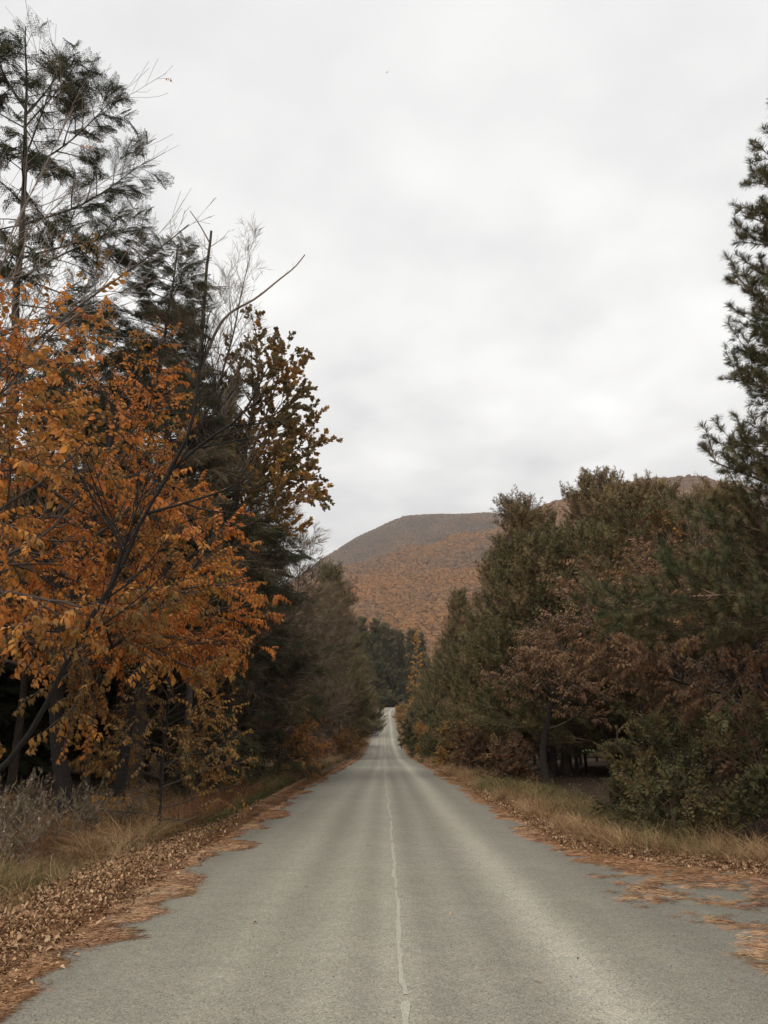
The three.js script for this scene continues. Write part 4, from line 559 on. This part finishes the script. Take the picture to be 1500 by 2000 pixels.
{ // dry grass
  const r = rng(70), tuft = (seed, n, H, spread) => { const q = rng(seed), pos = [], idx = []; let k = 0; for (let i = 0; i < n; i++) { const a = q() * 6.28, b = V((q() - 0.5) * 0.09, 0, (q() - 0.5) * 0.09), h = H * (0.5 + 0.6 * q()), ln = spread * (0.3 + q()), w = 0.0022 + 0.0016 * q(), s = V(-Math.sin(a + 0.6), 0, Math.cos(a + 0.6)).multiplyScalar(w); for (let j = 0; j <= 3; j++) { const t = j / 3, c = V(b.x + Math.cos(a) * ln * t * t * h, h * (t - 0.28 * ln * t * t * t), b.z + Math.sin(a) * ln * t * t * h), u = 1 - 0.75 * t; pos.push(c.x - s.x * u, c.y, c.z - s.z * u, c.x + s.x * u, c.y, c.z + s.z * u); if (j) { idx.push(k, k + 1, k + 2, k + 1, k + 3, k + 2); k += 2; } } k += 2; } return buf(pos, idx); };
  const geos = [tuft(1, 22, 0.36, 1.3), tuft(2, 20, 0.3, 1.9), tuft(3, 24, 0.42, 0.9)], low = [tuft(4, 24, 0.15, 1.3), tuft(5, 22, 0.12, 1.6)];
  const tan = pal([[0.36, 0.225, 0.115], [0.29, 0.17, 0.085], [0.44, 0.29, 0.16], [0.23, 0.13, 0.065]], 0.2), red = pal([[0.23, 0.105, 0.055], [0.19, 0.09, 0.05], [0.27, 0.14, 0.07]], 0.2), olive = pal([[0.19, 0.15, 0.065], [0.23, 0.165, 0.075], [0.14, 0.12, 0.055]], 0.2), green = pal([[0.075, 0.095, 0.03], [0.10, 0.11, 0.04]], 0.2);
  const mk = (x, F, s) => new THREE.Matrix4().compose(V(x, surfY(x, F) - 0.01, -F), new THREE.Quaternion().setFromEuler(new THREE.Euler((r() - 0.5) * 0.8, r() * 6.28, (r() - 0.5) * 0.8)), V(s, s * (0.7 + 0.4 * r()), s));
  const L = [], R = [], G = [];
  for (let i = 0; i < 15000; i++) { const F = 5 + 190 * Math.pow(r(), 2.4), x = -3.25 - 0.25 * r() - 3.0 * Math.pow(r(), 1.1) - (F < 12 ? r() * 1.2 : 0); if (x > -3.5 && r() < 0.5) continue; const k = noise(x * 0.35, 5, F * 0.22) + (r() - 0.5) * 0.35, c = F > 14.5 && F < 26 && x > -4.6 ? red : F > 24 ? (k > 0 ? olive : tan) : k > 0.3 ? olive : k < -0.3 ? red : tan; L.push([mk(x, F, (0.75 + 0.5 * r()) * (0.85 + 0.75 * noise(x * 0.7, 15, F * 0.5)) * (1 + F * 0.008)), c(V(x, 0, F), r)]); }
  for (let i = 0; i < 15000; i++) { const F = 6 + 190 * Math.pow(r(), 2.3), wide = smooth(12.8, 8.6, F), x = 2.95 + 3.1 * wide + 0.25 * r() + 2.4 * Math.pow(r(), 1.2), k = noise(x * 0.5, 8, F * 0.2) + (r() - 0.5) * 0.5, d = x - 3 - 3.1 * wide, c = d < 0.55 + k ? tan : k > 0.25 ? tan : olive; R.push([mk(x, F, (0.6 + 0.5 * r()) * (0.85 + 0.75 * noise(x * 0.7, 16, F * 0.5)) * (1 + F * 0.008)), c(V(x, 0, F), r)]); }
  for (let i = 0; i < 5200; i++) { const F = 15 + 38 * r(), x = -2.95 - 0.55 * r() - 0.012 * F; if (noise(x * 0.9, 2, F * 0.4) < -0.06 + (F < 15 ? 0.22 : -0.15)) continue; G.push([mk(x, F, 0.8 + 0.5 * r() + F * 0.012), (r() < 0.6 ? green : olive)(null, r)]); }
  scatter('dry_grass', geos, M.dry, L, 'tan and russet dry grass along the left verge', 'grass');
  scatter('dry_grass', geos, M.dry, R, 'tan and olive dry grass along the right verge', 'grass');
  scatter('ground_plants', low, M.dry, G, 'low green plants between leaves and grass, left verge', 'ground plants');
}
{ // dried grey weeds at the left edge
  const labels = ['grey seed-headed weed nearest the left edge of the verge', 'tall grey weed with fluffy seed heads, second from left edge', 'grey leafy weed in the middle of the weed patch', 'grey weed at the back of the patch under orange leaves', 'short grey weed in front of the patch', 'olive grey weed at the right end of the patch', 'thin grey weed standing apart below the crooked trunk', 'bushy grey weed between patch and ochre sapling'];
  const spots = [[-5.2, 11.2, 0.9], [-5.45, 12.0, 1.05], [-5.1, 12.8, 0.85], [-6.1, 13.8, 1.0], [-4.75, 10.9, 0.6], [-4.9, 13.6, 0.7], [-5.4, 15.0, 0.75], [-4.7, 15.0, 0.6]];
  const head = clusterGeo(leafGeo(0.035, 0.016, 0.2, 0.2, [0, 1, 0.6, 0]), 9, 4, 1.1, 0.03), lv = [{ seg: 0.12, wob: 0.3, up: 0.2, kids: 7, ang: 0.7, ratio: 0.4, start: 0.3, sides: 3, leaf: 0.09, leafFrom: 0.3 }, { seg: 0.08, wob: 0.3, up: 0.2, sides: 3, rmin: 0.002, min: 0.06, leaf: 0.05, leafFrom: 0.5 }];
  spots.forEach(([x, F, h], i) => { const r = rng(400 + i), stems = []; for (let k = 0; k < 8; k++) { const a = r() * 6.28, q = 0.28 * r(); stems.push([[Math.cos(a) * q * 0.6, 0, Math.sin(a) * q * 0.6], [Math.cos(a) * q, h * 0.5, Math.sin(a) * q], [Math.cos(a) * q * 2 + 0.1, h * (0.75 + 0.3 * r()), Math.sin(a) * q * 2]]); }
    broadTree({ name: 'dried_weed', category: 'weed', seed: 410 + i, x, F, label: labels[i], stems, r0: 0.004, r1: 0.002, sides: 4, bark: M.twigBrown, twig: M.twigBrown, split: false, from: 0.25, limbs: 8, el: [0.6, 0.9], len: () => 0.22, lv, fol: [{ geo: head, mat: M.dry, size: 1.0, spread: 0.5, color: pal([[0.30, 0.235, 0.17], [0.36, 0.29, 0.21], [0.2, 0.155, 0.11]]), keep: 0.45 }, { geo: FG.small, mat: M.leaf, size: 0.45, spread: 0.6, color: pal([[0.24, 0.20, 0.12], [0.18, 0.16, 0.09], [0.30, 0.24, 0.16]]), keep: 0.5 }] }); });
}
{ // a bird far up in the cloud
  const b = new THREE.Group(); b.name = 'bird'; b.position.set(0.4, 84, -80); b.rotation.set(0.3, 0.6, 0.7); tag(b, 'tiny dark bird gliding high against the cloud', 'bird');
  const m = std({ color: C(0.09, 0.085, 0.085), side: THREE.DoubleSide });
  const body = new THREE.LatheGeometry([[0, -0.16], [0.02, -0.13], [0.045, -0.04], [0.042, 0.04], [0.025, 0.09], [0.022, 0.12], [0, 0.155]].map((p) => new THREE.Vector2(...p)), 8); body.rotateZ(Math.PI / 2);
  part('body', body, m, b);
  for (const s of [-1, 1]) part('wing', leafGeo(0.32, 0.13, -0.15, 0.1, [0.7, 1, 0.85, 0.55, 0.05]).rotateX(-Math.PI / 2).rotateY(s > 0 ? Math.PI + 0.15 : -0.15).translate(0, 0.015, s * 0.02), m, b);
  part('tail', leafGeo(0.12, 0.07, 0, 0, [0.4, 0.7, 1]).rotateX(-Math.PI / 2).rotateY(-Math.PI / 2).translate(0.13, 0, 0), m, b);
  scene.add(b);
}
{ let t = 0, n = 0, c = 0; scene.traverse((o) => { if (o.isInstancedMesh) c += o.count; else if (o.isMesh) { n++; t += (o.geometry.index ? o.geometry.index.count : o.geometry.attributes.position.count) / 3; } }); console.log('meshes', n, 'tris', Math.round(t), 'copies', c); }
renderer.render(scene, camera);
